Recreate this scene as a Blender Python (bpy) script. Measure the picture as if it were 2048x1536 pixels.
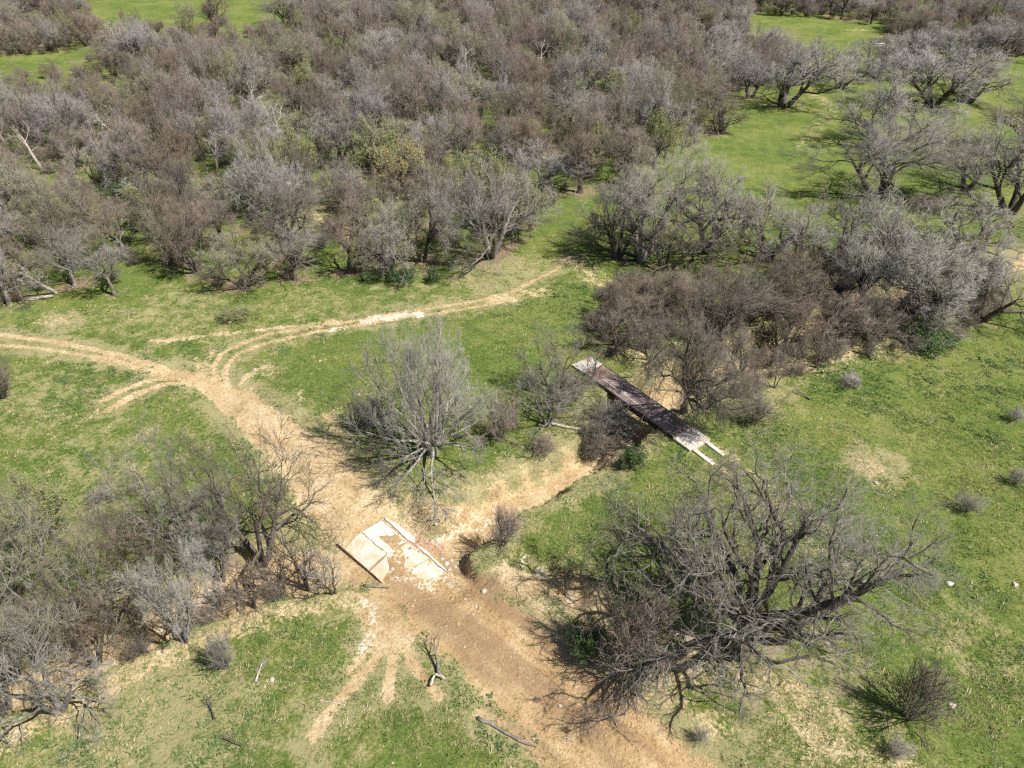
import bpy, math, random
import numpy as np
from mathutils import Vector

# ------------------------------------------------------------------ camera, sky, sun, exposure
for o in list(bpy.data.objects):
    bpy.data.objects.remove(o, do_unlink=True)
scene = bpy.context.scene
COL = scene.collection
R_ = math.radians

CAM_H = 36.0
PITCH = R_(37.0)
FPX = 1422.0                      # focal length in pixels of the 2048 x 1536 photograph
cam_d = bpy.data.cameras.new('camera')
cam_d.sensor_width = 36.0
cam_d.lens = 36.0 * FPX / 2048.0
cam_d.clip_start = 0.5
cam_d.clip_end = 4000.0
cam = bpy.data.objects.new('camera', cam_d)
COL.objects.link(cam)
cam.location = (0, 0, CAM_H)
cam.rotation_euler = (R_(90) - PITCH, 0, 0)
scene.camera = cam

SUN_EL = R_(54.0)
SUN_H = Vector((0.90, -0.43, 0)).normalized()      # horizontal direction towards the sun
world = bpy.data.worlds.new('World')
scene.world = world
world.use_nodes = True
wn = world.node_tree
wn.nodes.clear()
wo = wn.nodes.new('ShaderNodeOutputWorld')
wb = wn.nodes.new('ShaderNodeBackground')
ws = wn.nodes.new('ShaderNodeTexSky')
ws.sky_type = 'NISHITA'
ws.sun_disc = False
ws.sun_elevation = SUN_EL
ws.sun_rotation = math.atan2(SUN_H.x, SUN_H.y)
wb.inputs['Strength'].default_value = 0.06
wn.links.new(ws.outputs[0], wb.inputs[0])
wn.links.new(wb.outputs[0], wo.inputs[0])

sun_d = bpy.data.lights.new('sun', 'SUN')
sun_d.energy = 5.0
sun_d.angle = R_(0.5)
sun_d.color = (1.0, 0.955, 0.88)
sun = bpy.data.objects.new('sun', sun_d)
COL.objects.link(sun)
sdir = Vector((SUN_H.x * math.cos(SUN_EL), SUN_H.y * math.cos(SUN_EL), math.sin(SUN_EL)))
sun.rotation_euler = sdir.to_track_quat('Z', 'Y').to_euler()
sun.location = (40, -20, 80)

scene.view_settings.view_transform = 'Standard'
scene.view_settings.look = 'None'
scene.view_settings.exposure = 0.5
scene.view_settings.gamma = 1.0
scene.cycles.max_bounces = 4
scene.cycles.diffuse_bounces = 2
scene.cycles.glossy_bounces = 2
scene.cycles.use_denoising = False
scene.cycles.pixel_filter_type = 'BLACKMAN_HARRIS'
scene.cycles.filter_width = 1.3

# ------------------------------------------------------------------ small helpers
def norm(v):
    return v / np.maximum(np.linalg.norm(v, axis=-1, keepdims=True), 1e-9)

def smooth(a, b, x):
    t = np.clip((x - a) / (b - a), 0, 1)
    return t * t * (3 - 2 * t)

def _hash(ix, iy, seed):
    n = (ix.astype(np.int64) * 374761393 + iy.astype(np.int64) * 668265263 + seed * 1442695041) & 0xFFFFFFFF
    n = ((n ^ (n >> 13)) * 1274126177) & 0xFFFFFFFF
    return ((n ^ (n >> 16)) & 0xFFFFFF) / float(0xFFFFFF)

def vnoise(x, y, seed=0):
    ix = np.floor(x); iy = np.floor(y)
    fx = x - ix; fy = y - iy
    fx = fx * fx * (3 - 2 * fx); fy = fy * fy * (3 - 2 * fy)
    a = _hash(ix, iy, seed); b = _hash(ix + 1, iy, seed)
    c = _hash(ix, iy + 1, seed); d = _hash(ix + 1, iy + 1, seed)
    return (a * (1 - fx) + b * fx) * (1 - fy) + (c * (1 - fx) + d * fx) * fy

def fbm(x, y, scale, octs=4, seed=0):
    s = 0.0; amp = 0.5; f = 1.0 / scale; tot = 0
    for k in range(octs):
        s = s + amp * vnoise(x * f + 17.3 * k, y * f - 9.1 * k, seed + k)
        tot += amp; amp *= 0.5; f *= 2.03
    return s / tot

def pix0(px, py, z=0.0):
    """ground point seen at a pixel of the photograph, on the level z"""
    a = (np.asarray(px, float) - 1024) / FPX
    b = (768 - np.asarray(py, float)) / FPX
    dy = math.cos(PITCH) + b * math.sin(PITCH)
    dz = -math.sin(PITCH) + b * math.cos(PITCH)
    t = (z - CAM_H) / dz
    return a * t, dy * t

def to_pix(x, y, z):
    v = np.asarray(z, float) - CAM_H
    f = y * math.cos(PITCH) - v * math.sin(PITCH)
    u = y * math.sin(PITCH) + v * math.cos(PITCH)
    return 1024 + FPX * x / f, 768 - FPX * u / f

def poly_ground(pts):
    p = np.array([q[:2] for q in pts], float)
    x, y = pix0(p[:, 0], p[:, 1])
    return np.stack([x, y], 1)

def dist_poly(X, Y, P, W=None):
    """distance to a polyline; also the value W interpolated along it"""
    best = np.full(X.shape, 1e9); val = np.zeros(X.shape)
    for k in range(len(P) - 1):
        ax, ay = P[k]; bx, by = P[k + 1]
        dx, dy = bx - ax, by - ay
        t = np.clip(((X - ax) * dx + (Y - ay) * dy) / (dx * dx + dy * dy + 1e-9), 0, 1)
        d = np.hypot(X - ax - t * dx, Y - ay - t * dy)
        m = d < best
        best = np.where(m, d, best)
        if W is not None:
            val = np.where(m, W[k] * (1 - t) + W[k + 1] * t, val)
    return best, val

def in_poly(X, Y, P):
    ins = np.zeros(X.shape, bool)
    n = len(P)
    for i in range(n):
        x0, y0 = P[i]; x1, y1 = P[(i + 1) % n]
        c = ((y0 > Y) != (y1 > Y))
        xi = (x1 - x0) * (Y - y0) / ((y1 - y0) if y1 != y0 else 1e-9) + x0
        ins ^= c & (X < xi)
    return ins

def tag(o, label=None, cat=None, group=None, kind=None):
    if label: o['label'] = label
    if cat: o['category'] = cat
    if group: o['group'] = group
    if kind: o['kind'] = kind
    return o

def empty(name, loc=(0, 0, 0)):
    o = bpy.data.objects.new(name, None)
    o.empty_display_size = 0.3
    o.location = loc
    COL.objects.link(o)
    return o

def link_mesh(name, me, mat=None, parent=None, link=True):
    o = bpy.data.objects.new(name, me)
    if mat is not None and not me.materials:
        me.materials.append(mat)
    if link:
        COL.objects.link(o)
    if parent is not None:
        o.parent = parent
    return o

def np_mesh(name, V, F4=None, F3=None, smooth_shade=True):
    """mesh from numpy verts, quads and triangles"""
    me = bpy.data.meshes.new(name)
    V = np.asarray(V, np.float32)
    loops = []; starts = []; s = 0
    if F4 is not None and len(F4):
        F4 = np.asarray(F4, np.int32)
        loops.append(F4.ravel()); starts.append(np.arange(len(F4)) * 4 + s); s += 4 * len(F4)
    if F3 is not None and len(F3):
        F3 = np.asarray(F3, np.int32)
        loops.append(F3.ravel()); starts.append(np.arange(len(F3)) * 3 + s); s += 3 * len(F3)
    L = np.concatenate(loops); S = np.concatenate(starts)
    me.vertices.add(len(V)); me.vertices.foreach_set('co', V.ravel())
    me.loops.add(len(L)); me.loops.foreach_set('vertex_index', L)
    me.polygons.add(len(S)); me.polygons.foreach_set('loop_start', S.astype(np.int32))
    if smooth_shade:
        me.polygons.foreach_set('use_smooth', np.ones(len(S), bool))
    me.update(calc_edges=True)
    return me

# ------------------------------------------------------------------ materials
def new_mat(name):
    m = bpy.data.materials.new(name)
    m.use_nodes = True
    nt = m.node_tree
    nt.nodes.clear()
    out = nt.nodes.new('ShaderNodeOutputMaterial')
    bs = nt.nodes.new('ShaderNodeBsdfPrincipled')
    nt.links.new(bs.outputs[0], out.inputs[0])
    bs.inputs['Roughness'].default_value = 0.9
    bs.inputs['Specular IOR Level'].default_value = 0.15
    return m, nt, bs

class NB:
    """little node builder"""
    def __init__(s, nt):
        s.nt = nt
    def n(s, t, **kw):
        nd = s.nt.nodes.new(t)
        for k, v in kw.items():
            setattr(nd, k, v)
        return nd
    def put(s, sock, v):
        if v is None:
            return
        if isinstance(v, bpy.types.NodeSocket):
            s.nt.links.new(v, sock)
        else:
            sock.default_value = v
    def noise(s, vec, scale, detail=4, rough=0.55, dist=0.0):
        nd = s.n('ShaderNodeTexNoise')
        s.put(nd.inputs['Vector'], vec)
        nd.inputs['Scale'].default_value = scale
        nd.inputs['Detail'].default_value = detail
        nd.inputs['Roughness'].default_value = rough
        nd.inputs['Distortion'].default_value = dist
        return nd.outputs['Fac']
    def math(s, op, a, b=None, c=None):
        nd = s.n('ShaderNodeMath', operation=op)
        s.put(nd.inputs[0], a); s.put(nd.inputs[1], b)
        if c is not None:
            s.put(nd.inputs[2], c)
        return nd.outputs[0]
    def ramp(s, fac, stops):
        nd = s.n('ShaderNodeValToRGB')
        cr = nd.color_ramp
        while len(cr.elements) < len(stops):
            cr.elements.new(0.5)
        for e, (p, c) in zip(cr.elements, stops):
            e.position = p
            e.color = (*c, 1) if len(c) == 3 else c
        s.put(nd.inputs[0], fac)
        return nd.outputs[0]
    def mix(s, fac, a, b, mode='MIX'):
        nd = s.n('ShaderNodeMix', data_type='RGBA', blend_type=mode)
        s.put(nd.inputs[0], fac)
        s.put(nd.inputs[6], (*a, 1) if isinstance(a, tuple) else a)
        s.put(nd.inputs[7], (*b, 1) if isinstance(b, tuple) else b)
        return nd.outputs[2]
    def step(s, x, a, b):
        nd = s.n('ShaderNodeMapRange', interpolation_type='SMOOTHSTEP')
        s.put(nd.inputs[0], x)
        nd.inputs[1].default_value = a; nd.inputs[2].default_value = b
        return nd.outputs[0]
    def attr(s, name):
        return s.n('ShaderNodeAttribute', attribute_name=name).outputs['Fac']
    def pos(s):
        return s.n('ShaderNodeNewGeometry').outputs['Position']
    def obj(s):
        return s.n('ShaderNodeTexCoord').outputs['Object']
    def bump(s, h, dist, strength=1.0):
        nd = s.n('ShaderNodeBump')
        s.put(nd.inputs['Height'], h)
        nd.inputs['Distance'].default_value = dist
        nd.inputs['Strength'].default_value = strength
        return nd.outputs[0]

def mat_wood(name, dark, light, scale=3.0, var=0.35, bump=0.01):
    """bark or twigs: two tones in patches, a little different on every tree"""
    m, nt, bs = new_mat(name)
    b = NB(nt)
    f = b.noise(b.obj(), scale, 5, 0.65)
    col = b.ramp(f, [(0.34, dark), (0.66, light)])
    rnd = b.n('ShaderNodeObjectInfo').outputs['Random']
    k = b.math('MULTIPLY_ADD', rnd, var, 1.0 - var * 0.5)
    hs = b.n('ShaderNodeHueSaturation')
    b.put(hs.inputs['Value'], k)
    b.put(hs.inputs['Saturation'], b.math('MULTIPLY_ADD', rnd, -0.3, 1.15))
    b.put(hs.inputs['Color'], col)
    nt.links.new(hs.outputs[0], bs.inputs['Base Color'])
    if bump:
        nt.links.new(b.bump(b.noise(b.obj(), scale * 8, 3), bump), bs.inputs['Normal'])
    return m

def mat_leaf(name, c1, c2):
    m, nt, bs = new_mat(name)
    b = NB(nt)
    f = b.noise(b.obj(), 2.5, 3)
    rnd = b.n('ShaderNodeObjectInfo').outputs['Random']
    nt.links.new(b.mix(b.math('MULTIPLY_ADD', rnd, 0.3, b.math('MULTIPLY', f, 0.7)), c1, c2), bs.inputs['Base Color'])
    bs.inputs['Roughness'].default_value = 0.6
    return m

M = {}
M['bark_dark'] = mat_wood('bark_dark', (0.045, 0.035, 0.028), (0.17, 0.145, 0.12), 2.2)
M['bark_grey'] = mat_wood('bark_grey', (0.085, 0.072, 0.06), (0.33, 0.305, 0.275), 1.6)
M['bark_oak'] = mat_wood('bark_oak', (0.040, 0.031, 0.025), (0.20, 0.175, 0.145), 2.0)
M['bark_ash'] = mat_wood('bark_ash', (0.15, 0.135, 0.115), (0.46, 0.44, 0.40), 1.6)
M['twig_oak'] = mat_wood('twig_oak', (0.12, 0.105, 0.09), (0.34, 0.31, 0.27), 1.2, bump=0)
M['twig_pale'] = mat_wood('twig_pale', (0.26, 0.245, 0.215), (0.54, 0.515, 0.465), 1.2, bump=0)
M['bark_pale'] = mat_wood('bark_pale', (0.30, 0.26, 0.21), (0.58, 0.52, 0.44), 2.0, 0.2)
M['twig_grey'] = mat_wood('twig_grey', (0.2, 0.184, 0.158), (0.44, 0.412, 0.362), 1.2, bump=0)
M['twig_lilac'] = mat_wood('twig_lilac', (0.215, 0.193, 0.178), (0.45, 0.412, 0.388), 1.2, bump=0)
M['twig_brown'] = mat_wood('twig_brown', (0.16, 0.124, 0.096), (0.345, 0.282, 0.228), 1.2, bump=0)
M['twig_dark'] = mat_wood('twig_dark', (0.11, 0.093, 0.075), (0.275, 0.24, 0.198), 1.2, bump=0)
M['twig_olive'] = mat_wood('twig_olive', (0.19, 0.18, 0.115), (0.38, 0.36, 0.24), 1.2, bump=0)
M['twig_mauve'] = mat_wood('twig_mauve', (0.185, 0.14, 0.122), (0.37, 0.298, 0.262), 1.2, bump=0)
M['bud_green'] = mat_leaf('bud_green', (0.20, 0.25, 0.06), (0.33, 0.36, 0.13))
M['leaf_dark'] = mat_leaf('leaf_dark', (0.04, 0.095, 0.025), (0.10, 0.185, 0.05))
M['leaf_ochre'] = mat_leaf('leaf_ochre', (0.28, 0.22, 0.07), (0.42, 0.36, 0.14))

# ------------------------------------------------------------------ the lie of the land
# the creek: pixels of its bed, half width of the bed (m), depth (m)
CREEK = [(-260, 1475, 1.8, 1.9), (-60, 1385, 1.8, 1.9), (60, 1335, 1.7, 1.9), (180, 1285, 1.6, 1.8), (300, 1222, 1.6, 1.7), (430, 1172, 1.6, 1.5),
         (560, 1135, 1.6, 1.2), (680, 1118, 1.7, .8), (790, 1105, 2.0, .65), (875, 1098, 1.5, 1.0), (925, 1065, 1.1, 1.4),
         (990, 1008, 1.0, 1.5), (1075, 968, .9, 1.5), (1150, 925, 1.1, 1.7), (1215, 875, 1.5, 2.1), (1285, 805, 1.8, 2.4), (1350, 765, 1.7, 2.2),
         (1430, 725, 1.5, 2.0), (1530, 690, 1.4, 1.8), (1640, 645, 1.4, 1.7), (1740, 595, 1.4, 1.7), (1840, 560, 1.3, 1.6), (1960, 535, 1.3, 1.5), (2140, 500, 1.2, 1.4), (2500, 420, 1.2, 1.3)]
CRP = poly_ground(CREEK)
CRW = np.array([c[2] for c in CREEK]); CRD = np.array([c[3] for c in CREEK])
ROAD = [(345, 740, .7), (420, 765, 1.1), (470, 795, 1.5), (530, 845, 1.9), (600, 905, 2.4), (670, 980, 2.9), (735, 1050, 2.7), (795, 1105, 2.5),
        (870, 1180, 2.9), (965, 1262, 3.0), (1075, 1355, 3.1), (1175, 1445, 3.1), (1275, 1530, 3.2), (1420, 1680, 3.5), (1700, 1900, 3.5)]
RDP = poly_ground(ROAD); RDW = np.array([c[2] for c in ROAD])
KNOB = pix0(968, 1118)
CUTS = [pix0(1045, 1105), pix0(1085, 1130), pix0(1150, 1180)]

BHEAD = poly_ground([(1400, 890), (1365, 863), (1186, 737), (1160, 722)])
def height(X, Y):
    X = np.asarray(X, float); Y = np.asarray(Y, float)
    far = smooth(60, 200, np.hypot(X, Y))
    h = (fbm(X, Y, 26, 3, 5) - .5) * (0.7 + 2.2 * far)
    h = h + (fbm(X, Y, 3.1, 3, 9) - .5) * .22
    rd, rw = dist_poly(X, Y, RDP, RDW)
    road = 1 - smooth(rw * .7, rw + 1.1, rd + (fbm(X, Y, 1.7, 3, 21) - .5) * .9)
    h = h - .28 * road - .06 * np.exp(-((rd - .95) / .3) ** 2) * road
    fb, _ = dist_poly(X, Y, BHEAD)
    h = h * smooth(2.2, 6.0, fb) - .02
    d, w = dist_poly(X, Y, CRP, CRW)
    _, dep = dist_poly(X, Y, CRP, CRD)
    dn = d + (fbm(X, Y, 4.0, 3, 33) - .5) * 1.6 + (fbm(X, Y, 1.4, 3, 35) - .5) * 1.1
    ramp = 1 - smooth(rw * .9, rw + 1.3, rd)               # where the road goes through, the banks are worn to ramps
    bank = .75 + 4.2 * ramp
    prof = 1 - smooth(w, w + bank, dn)
    h = h * (1 - prof * .7) - dep * prof
    # the grassy knob of bank left standing beside the ford, steep on its left
    kx, ky = KNOB
    q = np.hypot((X - kx) / 1.15, (Y - ky) / 1.3)
    h = np.maximum(h, -1.0 + 1.15 * (1 - smooth(.75, 1.15, q + (fbm(X, Y, .8, 2, 41) - .5) * .3)) - 9 * smooth(1.1, 1.4, q))
    # gullies worn into the bank right of the knob
    for k, (cx, cy) in enumerate(CUTS):
        q = np.hypot((X - cx) / 1.0, (Y - cy) / 1.3) + (fbm(X, Y, .9, 2, 50 + k) - .5) * .6
        h = h - .8 * (1 - smooth(.45, 1.25, q))
    # hummocky soil slope between the road and the oak
    return h

def ground_at(px, py):
    z = 0.0
    for _ in range(14):
        x, y = pix0(px, py, z)
        z = .5 * z + .5 * float(height(x, y))
    x, y = pix0(px, py, z)
    return float(x), float(y), float(height(x, y))

# worn tracks: (pixels, half width m, strength)
TRACKS = [
    ([(-120, 655), (0, 668), (100, 681), (200, 700), (300, 727), (370, 745)], .24, 1.0),
    ([(-120, 676), (0, 689), (100, 699), (190, 711), (290, 734), (370, 750)], .2, .9),
    ([(190, 715), (260, 735), (330, 752), (400, 765)], .35, .6),
    ([(205, 800), (240, 782), (280, 765), (330, 754), (380, 748)], .24, .85),
    ([(215, 818), (262, 793), (300, 776), (350, 762), (410, 762), (450, 780)], .32, .85),
    ([(60, 895), (140, 855), (215, 815)], .3, .42),
    ([(100, 850), (160, 822), (210, 798)], .22, .34),
    ([(428, 760), (424, 735), (440, 708), (475, 690), (530, 668), (600, 655), (690, 643), (760, 632), (850, 618), (930, 606), (1010, 590), (1060, 565), (1110, 540), (1140, 515)], .22, .80),
    ([(448, 755), (455, 728), (480, 705), (540, 682), (620, 664), (700, 651), (790, 640), (870, 628), (960, 612), (1030, 600)], .22, .78),
    ([(300, 683), (360, 677), (430, 668), (520, 658), (600, 648), (680, 640)], .3, .62),
    ([(420, 760), (400, 735), (390, 715)], .3, .6), ([(430, 755), (412, 730), (425, 700)], .25, .55),
    ([(470, 770), (510, 740), (540, 728)], .35, .6), ([(480, 790), (520, 750), (545, 742)], .3, .5),
    ([(600, 830), (605, 800), (600, 780)], .3, .45),
    ([(985, 600), (1030, 590), (1075, 585)], .9, .55), ([(1150, 520), (1185, 555), (1240, 575)], 1.2, .5),
    ([(1395, 900), (1440, 935), (1500, 985), (1570, 1040), (1680, 1130)], .26, .50),
    ([(1425, 885), (1480, 925), (1545, 975), (1610, 1025), (1720, 1110)], .24, .48),
    ([(790, 1250), (750, 1320), (700, 1375), (655, 1430), (625, 1475)], .30, .95),
    ([(785, 1260), (785, 1330), (775, 1395)], .24, .9),
    ([(800, 1265), (830, 1335), (875, 1395)], .30, .9),
    ([(760, 1190), (770, 1230), (785, 1275)], 1.1, 1.0),
    ([(735, 1190), (745, 1260), (735, 1300), (700, 1345)], .3, .8),
    ([(960, 1430), (1010, 1450), (1060, 1480), (1090, 1520), (1110, 1560)], .40, .75),
    ([(930, 1120), (960, 1150), (1010, 1160), (1080, 1165), (1150, 1180), (1180, 1220)], 1.1, .8),
    ([(1000, 1180), (1080, 1230), (1150, 1310), (1200, 1380), (1290, 1460), (1380, 1530), (1440, 1600)], .9, .56),
    ([(1180, 1330), (1260, 1350), (1340, 1400), (1430, 1450)], .8, .5),
    ([(1370, 1290), (1400, 1330), (1340, 1370)], 1.2, .58), ([(1480, 1350), (1560, 1370), (1640, 1400), (1690, 1450)], .8, .52),
    ([(1600, 1240), (1640, 1280)], .5, .5), ([(1560, 1420), (1640, 1480), (1700, 1530)], .8, .5),
    ([(1640, 1500), (1720, 1530), (1800, 1560)], 1.4, .5),
    ([(660, 830), (680, 880), (690, 930), (700, 990)], .8, .55), ([(800, 1000), (860, 1005), (930, 985), (1010, 960), (1090, 930)], .9, .42),
    ([(830, 1010), (900, 1035), (960, 1030)], 1.0, .7),
    ([(130, 1420), (250, 1345), (380, 1290), (520, 1235), (640, 1205), (720, 1195)], .8, .56),
    ([(0, 1480), (80, 1430), (170, 1380)], 1.0, .56), ([(430, 1250), (560, 1215), (680, 1190)], .6, .5),
    ([(1430, 770), (1500, 745), (1600, 735), (1720, 700), (1830, 690)], 1.1, .56), ([(1250, 700), (1330, 740), (1400, 780)], 1.4, .5),
    ([(600, 430), (700, 460), (760, 470)], 1.6, .6), ([(1620, 180), (1645, 200), (1665, 215)], .35, .6), ([(1600, 290), (1630, 265), (1645, 240)], .35, .45),
    ([(1730, 930), (1740, 935)], 1.0, .52), ([(1700, 60), (1730, 60)], 1.2, .5), ([(90, 640), (120, 642)], 1.1, .42),
]
# bare pale limestone
PALE = [([(735, 640), (770, 634), (800, 633), (835, 630)], .55, 1.0), ([(690, 655), (660, 660)], .3, .6), ([(715, 1080), (760, 1110), (830, 1130), (880, 1140)], 1.3, .46),
        ([(1048, 1100), (1045, 1120)], .3, .55), ([(1080, 1125), (1090, 1150)], .35, .58), ([(1145, 1185), (1165, 1195)], .4, .5), ([(880, 1060), (930, 1040), (990, 1000)], .7, .5),
        ([(300, 1225), (390, 1190)], .9, .55), ([(735, 1200), (745, 1240)], .35, .55), ([(740, 1275), (725, 1305)], .3, .6)]
WOOD_EDGE = [(-400, 640), (0, 605), (60, 600), (120, 585), (330, 548), (430, 590), (560, 568), (700, 552), (880, 552), (1010, 515), (1075, 470), (1090, 425), (1130, 392), (1190, 385), (1260, 372), (1330, 340), (1420, 290), (1450, 265), (1440, 215), (1430, 190), (1500, 185),
             (1560, 150), (1620, 130), (1640, 100), (1560, 60), (1480, 45), (1500, 30), (1765, 50), (1790, 110), (1830, 135), (1900, 120), (1990, 120), (2048, 112), (2500, 140), (2500, -25), (620, -25), (560, 45), (430, 50), (300, 40), (180, 25), (160, -25), (-400, -25)]
FAR_GRASS = [[(-50, 118), (60, 105), (180, 95), (215, 98), (110, 118), (0, 135)], [(170, 2), (350, 6), (560, 0), (540, 36), (450, 40), (330, 34), (200, 22)]]
WOODP = poly_ground(WOOD_EDGE)
FARGP = [poly_ground(p) for p in FAR_GRASS]

def lines(lo, hi, a, b, step, g):
    """grid lines: even between lo and hi, widening outside"""
    mid = np.arange(lo, hi, step)
    up = [mid[-1]]; s = step
    while up[-1] < b:
        s *= g; up.append(up[-1] + s)
    dn = [lo]; s = step
    while dn[-1] > a:
        s *= g; dn.append(dn[-1] - s)
    return np.concatenate([np.array(dn[1:][::-1]), mid, np.array(up[1:])])

gx = lines(-44, 44, -1500, 1500, .2, 1.036)
gy = lines(13.5, 66, -300, 2500, .2, 1.036)
GX, GY = np.meshgrid(gx, gy)
GX = GX.ravel(); GY = GY.ravel()
GZ = np.zeros_like(GX)
near = (np.abs(GX) < 260) & (GY > -30) & (GY < 330)
GZ[near] = height(GX[near], GY[near])
edgef = smooth(180, 260, np.hypot(GX, GY))
GZ = np.where(near, GZ * (1 - edgef), 0)

DRY = [(*pix0(a, b), r, v) for a, b, r, v in [(300, 1450, 9, .9), (600, 1480, 6, .5), (150, 1000, 9, .6), (200, 900, 8, .5), (1000, 550, 9, .8), (600, 610, 8, .5), (1600, 1420, 8, .7), (1480, 760, 8, .8), (1750, 930, 4, .9), (60, 800, 9, .55), (350, 620, 9, .6), (800, 590, 8, .5), (450, 860, 6, .5), (120, 645, 4, .9), (250, 640, 7, .5), (1950, 1300, 5, .5), (900, 980, 4, .7)]]
def masks(X, Y):
    n1 = fbm(X, Y, 1.1, 3, 61); n2 = fbm(X, Y, 5.0, 3, 67)
    sand = np.zeros_like(X); dry = np.zeros_like(X)
    rd, rw = dist_poly(X, Y, RDP, RDW)
    sand = np.maximum(sand, 1 - smooth(rw * .55, rw * 1.1 + .35, rd + (n1 - .5) * .9))
    dry = np.maximum(dry, 1 - smooth(rw, rw + 3.0, rd))
    d, w = dist_poly(X, Y, CRP, CRW)
    sand = np.maximum(sand, .95 * (1 - smooth(w * .5, w + 1.0, d + (n1 - .5) * 1.5 + (n2 - .5) * 1.6)))
    dry = np.maximum(dry, 1 - smooth(w + .8, w + 4.0, d))
    for bx, by, br, bs_ in DRY:
        dry = np.maximum(dry, bs_ * (1 - smooth(br * .3, br, np.hypot(X - bx, Y - by))))
    for pts, hw, st in TRACKS:
        P = poly_ground(pts)
        lo = P.min(0) - 4; hi = P.max(0) + 4
        m = (X > lo[0]) & (X < hi[0]) & (Y > lo[1]) & (Y < hi[1])
        if not m.any():
            continue
        dd, _ = dist_poly(X[m], Y[m], P)
        soft = .13 + hw * .85
        v = st * (1 - smooth(hw - soft * .5, hw + soft, dd + (n1[m] - .5) * soft * .9))
        sand[m] = np.maximum(sand[m], v)
        dry[m] = np.maximum(dry[m], st * (1 - smooth(hw, hw + 2.6, dd)))
    pale = np.zeros_like(X)
    for pts, hw, st in PALE:
        P = poly_ground(pts)
        m = (np.abs(X - P[:, 0].mean()) < 14) & (np.abs(Y - P[:, 1].mean()) < 14)
        if not m.any():
            continue
        dd, _ = dist_poly(X[m], Y[m], P)
        pale[m] = np.maximum(pale[m], st * (1 - smooth(hw * .6, hw * 1.3 + .2, dd + (n1[m] - .5) * hw * 1.2)))
    kx, ky = KNOB
    q = np.hypot((X - kx) / 1.15, (Y - ky) / 1.3)
    sand = sand * (1 - .75 * (1 - smooth(.5, 1.0, q + (n1 - .5) * .4)))
    wood = in_poly(X, Y, WOODP).astype(float)
    for P in FARGP:
        wood[in_poly(X, Y, P)] = 0
    return sand, pale, wood, n2, dry

SAND = np.zeros_like(GX); PALEM = np.zeros_like(GX); WOODM = np.zeros_like(GX)
s_, p_, w_, n2_, d_ = masks(GX[near], GY[near])
DRYM = np.zeros_like(GX); DRYM[near] = d_
SAND[near] = s_; PALEM[near] = p_; WOODM[near] = w_
# fallen leaves and bare soil: filled in per tree further down, kept as splats
LITTER = np.zeros_like(GX)
LITTER[near] = w_ * (.30 + 1.2 * (n2_ - .45))
SPLATS = []

# ------------------------------------------------------------------ trees: grown level by level
UP = np.array([0, 0, 1.0])

def walk(rng, P0, D0, L, K, jit, trop):
    P = [P0]; d = norm(D0); p = P0
    st = (L / (K - 1))[:, None]
    for k in range(K - 1):
        p = p + d * st
        P.append(p)
        d = norm(d + jit * rng.standard_normal(d.shape) + trop * UP)
    return np.stack(P, 1)

def sprout(rng, P, Rr, L, n, t0, ang, angsd, lr, rr, taper=.55):
    N, K = P.shape[:2]
    idx = np.repeat(np.arange(N), n)
    j = np.tile(np.arange(n), N)
    u = (j + rng.random(N * n)) / n
    t = t0 + (1 - t0) * u
    f = np.minimum(t * (K - 1), K - 1 - 1e-4); i = f.astype(int); w = (f - i)[:, None]
    pos = P[idx, i] * (1 - w) + P[idx, i + 1] * w
    T = norm(P[idx, i + 1] - P[idx, i])
    rp = Rr[idx, i] * (1 - w[:, 0]) + Rr[idx, i + 1] * w[:, 0]
    az = 2.4 * j + np.repeat(rng.random(N) * 6.28, n) + rng.standard_normal(N * n) * .5
    ref = np.where(np.abs(T[:, 2:3]) > .9, np.array([[1., 0, 0]]), np.array([[0, 0, 1.]]))
    A = norm(np.cross(T, ref)); B = np.cross(T, A)
    a = np.radians(ang + angsd * rng.standard_normal(N * n)) * (1 - .35 * u)
    D = np.cos(a)[:, None] * T + np.sin(a)[:, None] * (np.cos(az)[:, None] * A + np.sin(az)[:, None] * B)
    Lc = L[idx] * lr * (1 + taper * .4 - taper * u) * rng.uniform(.65, 1.35, N * n)
    return pos, D, Lc, rp * rr, idx

def tubes(P, Rr, S, tip=True):
    """verts, quads, tris of many tubes; the last ring closes to a point"""
    N, K = P.shape[:2]
    T = np.empty_like(P)
    T[:, 1:-1] = P[:, 2:] - P[:, :-2]; T[:, 0] = P[:, 1] - P[:, 0]; T[:, -1] = P[:, -1] - P[:, -2]
    T = norm(T)
    m = norm(P[:, -1] - P[:, 0])
    ref = np.where(np.abs(m[:, 2:3]) > .8, np.array([[1., .2, 0]]), np.array([[.1, 0, 1.]]))[:, None, :]
    A = norm(np.cross(T, np.broadcast_to(ref, T.shape))); B = np.cross(T, A)
    th = np.arange(S) * 2 * np.pi / S
    KR = K - 1 if tip else K
    ring = P[:, :KR, None, :] + Rr[:, :KR, None, None] * (np.cos(th)[None, None, :, None] * A[:, :KR, None, :] + np.sin(th)[None, None, :, None] * B[:, :KR, None, :])
    nv = KR * S + (1 if tip else 0)
    V = ring.reshape(N, KR * S, 3)
    if tip:
        V = np.concatenate([V, P[:, -1:, :]], 1)
    base = (np.arange(N) * nv)[:, None]
    s = np.arange(S); s2 = (s + 1) % S
    q = []
    for k in range(KR - 1):
        q.append(np.stack([k * S + s, k * S + s2, (k + 1) * S + s2, (k + 1) * S + s], 1))
    F4 = (np.concatenate(q)[None] + base[:, :, None]).reshape(-1, 4) if q else np.zeros((0, 4), int)
    F3 = np.zeros((0, 3), int)
    if tip:
        tr = np.stack([(KR - 1) * S + s, (KR - 1) * S + s2, np.full(S, KR * S)], 1)
        F3 = (tr[None] + base[:, :, None]).reshape(-1, 3)
    return V.reshape(-1, 3), F4, F3

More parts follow.
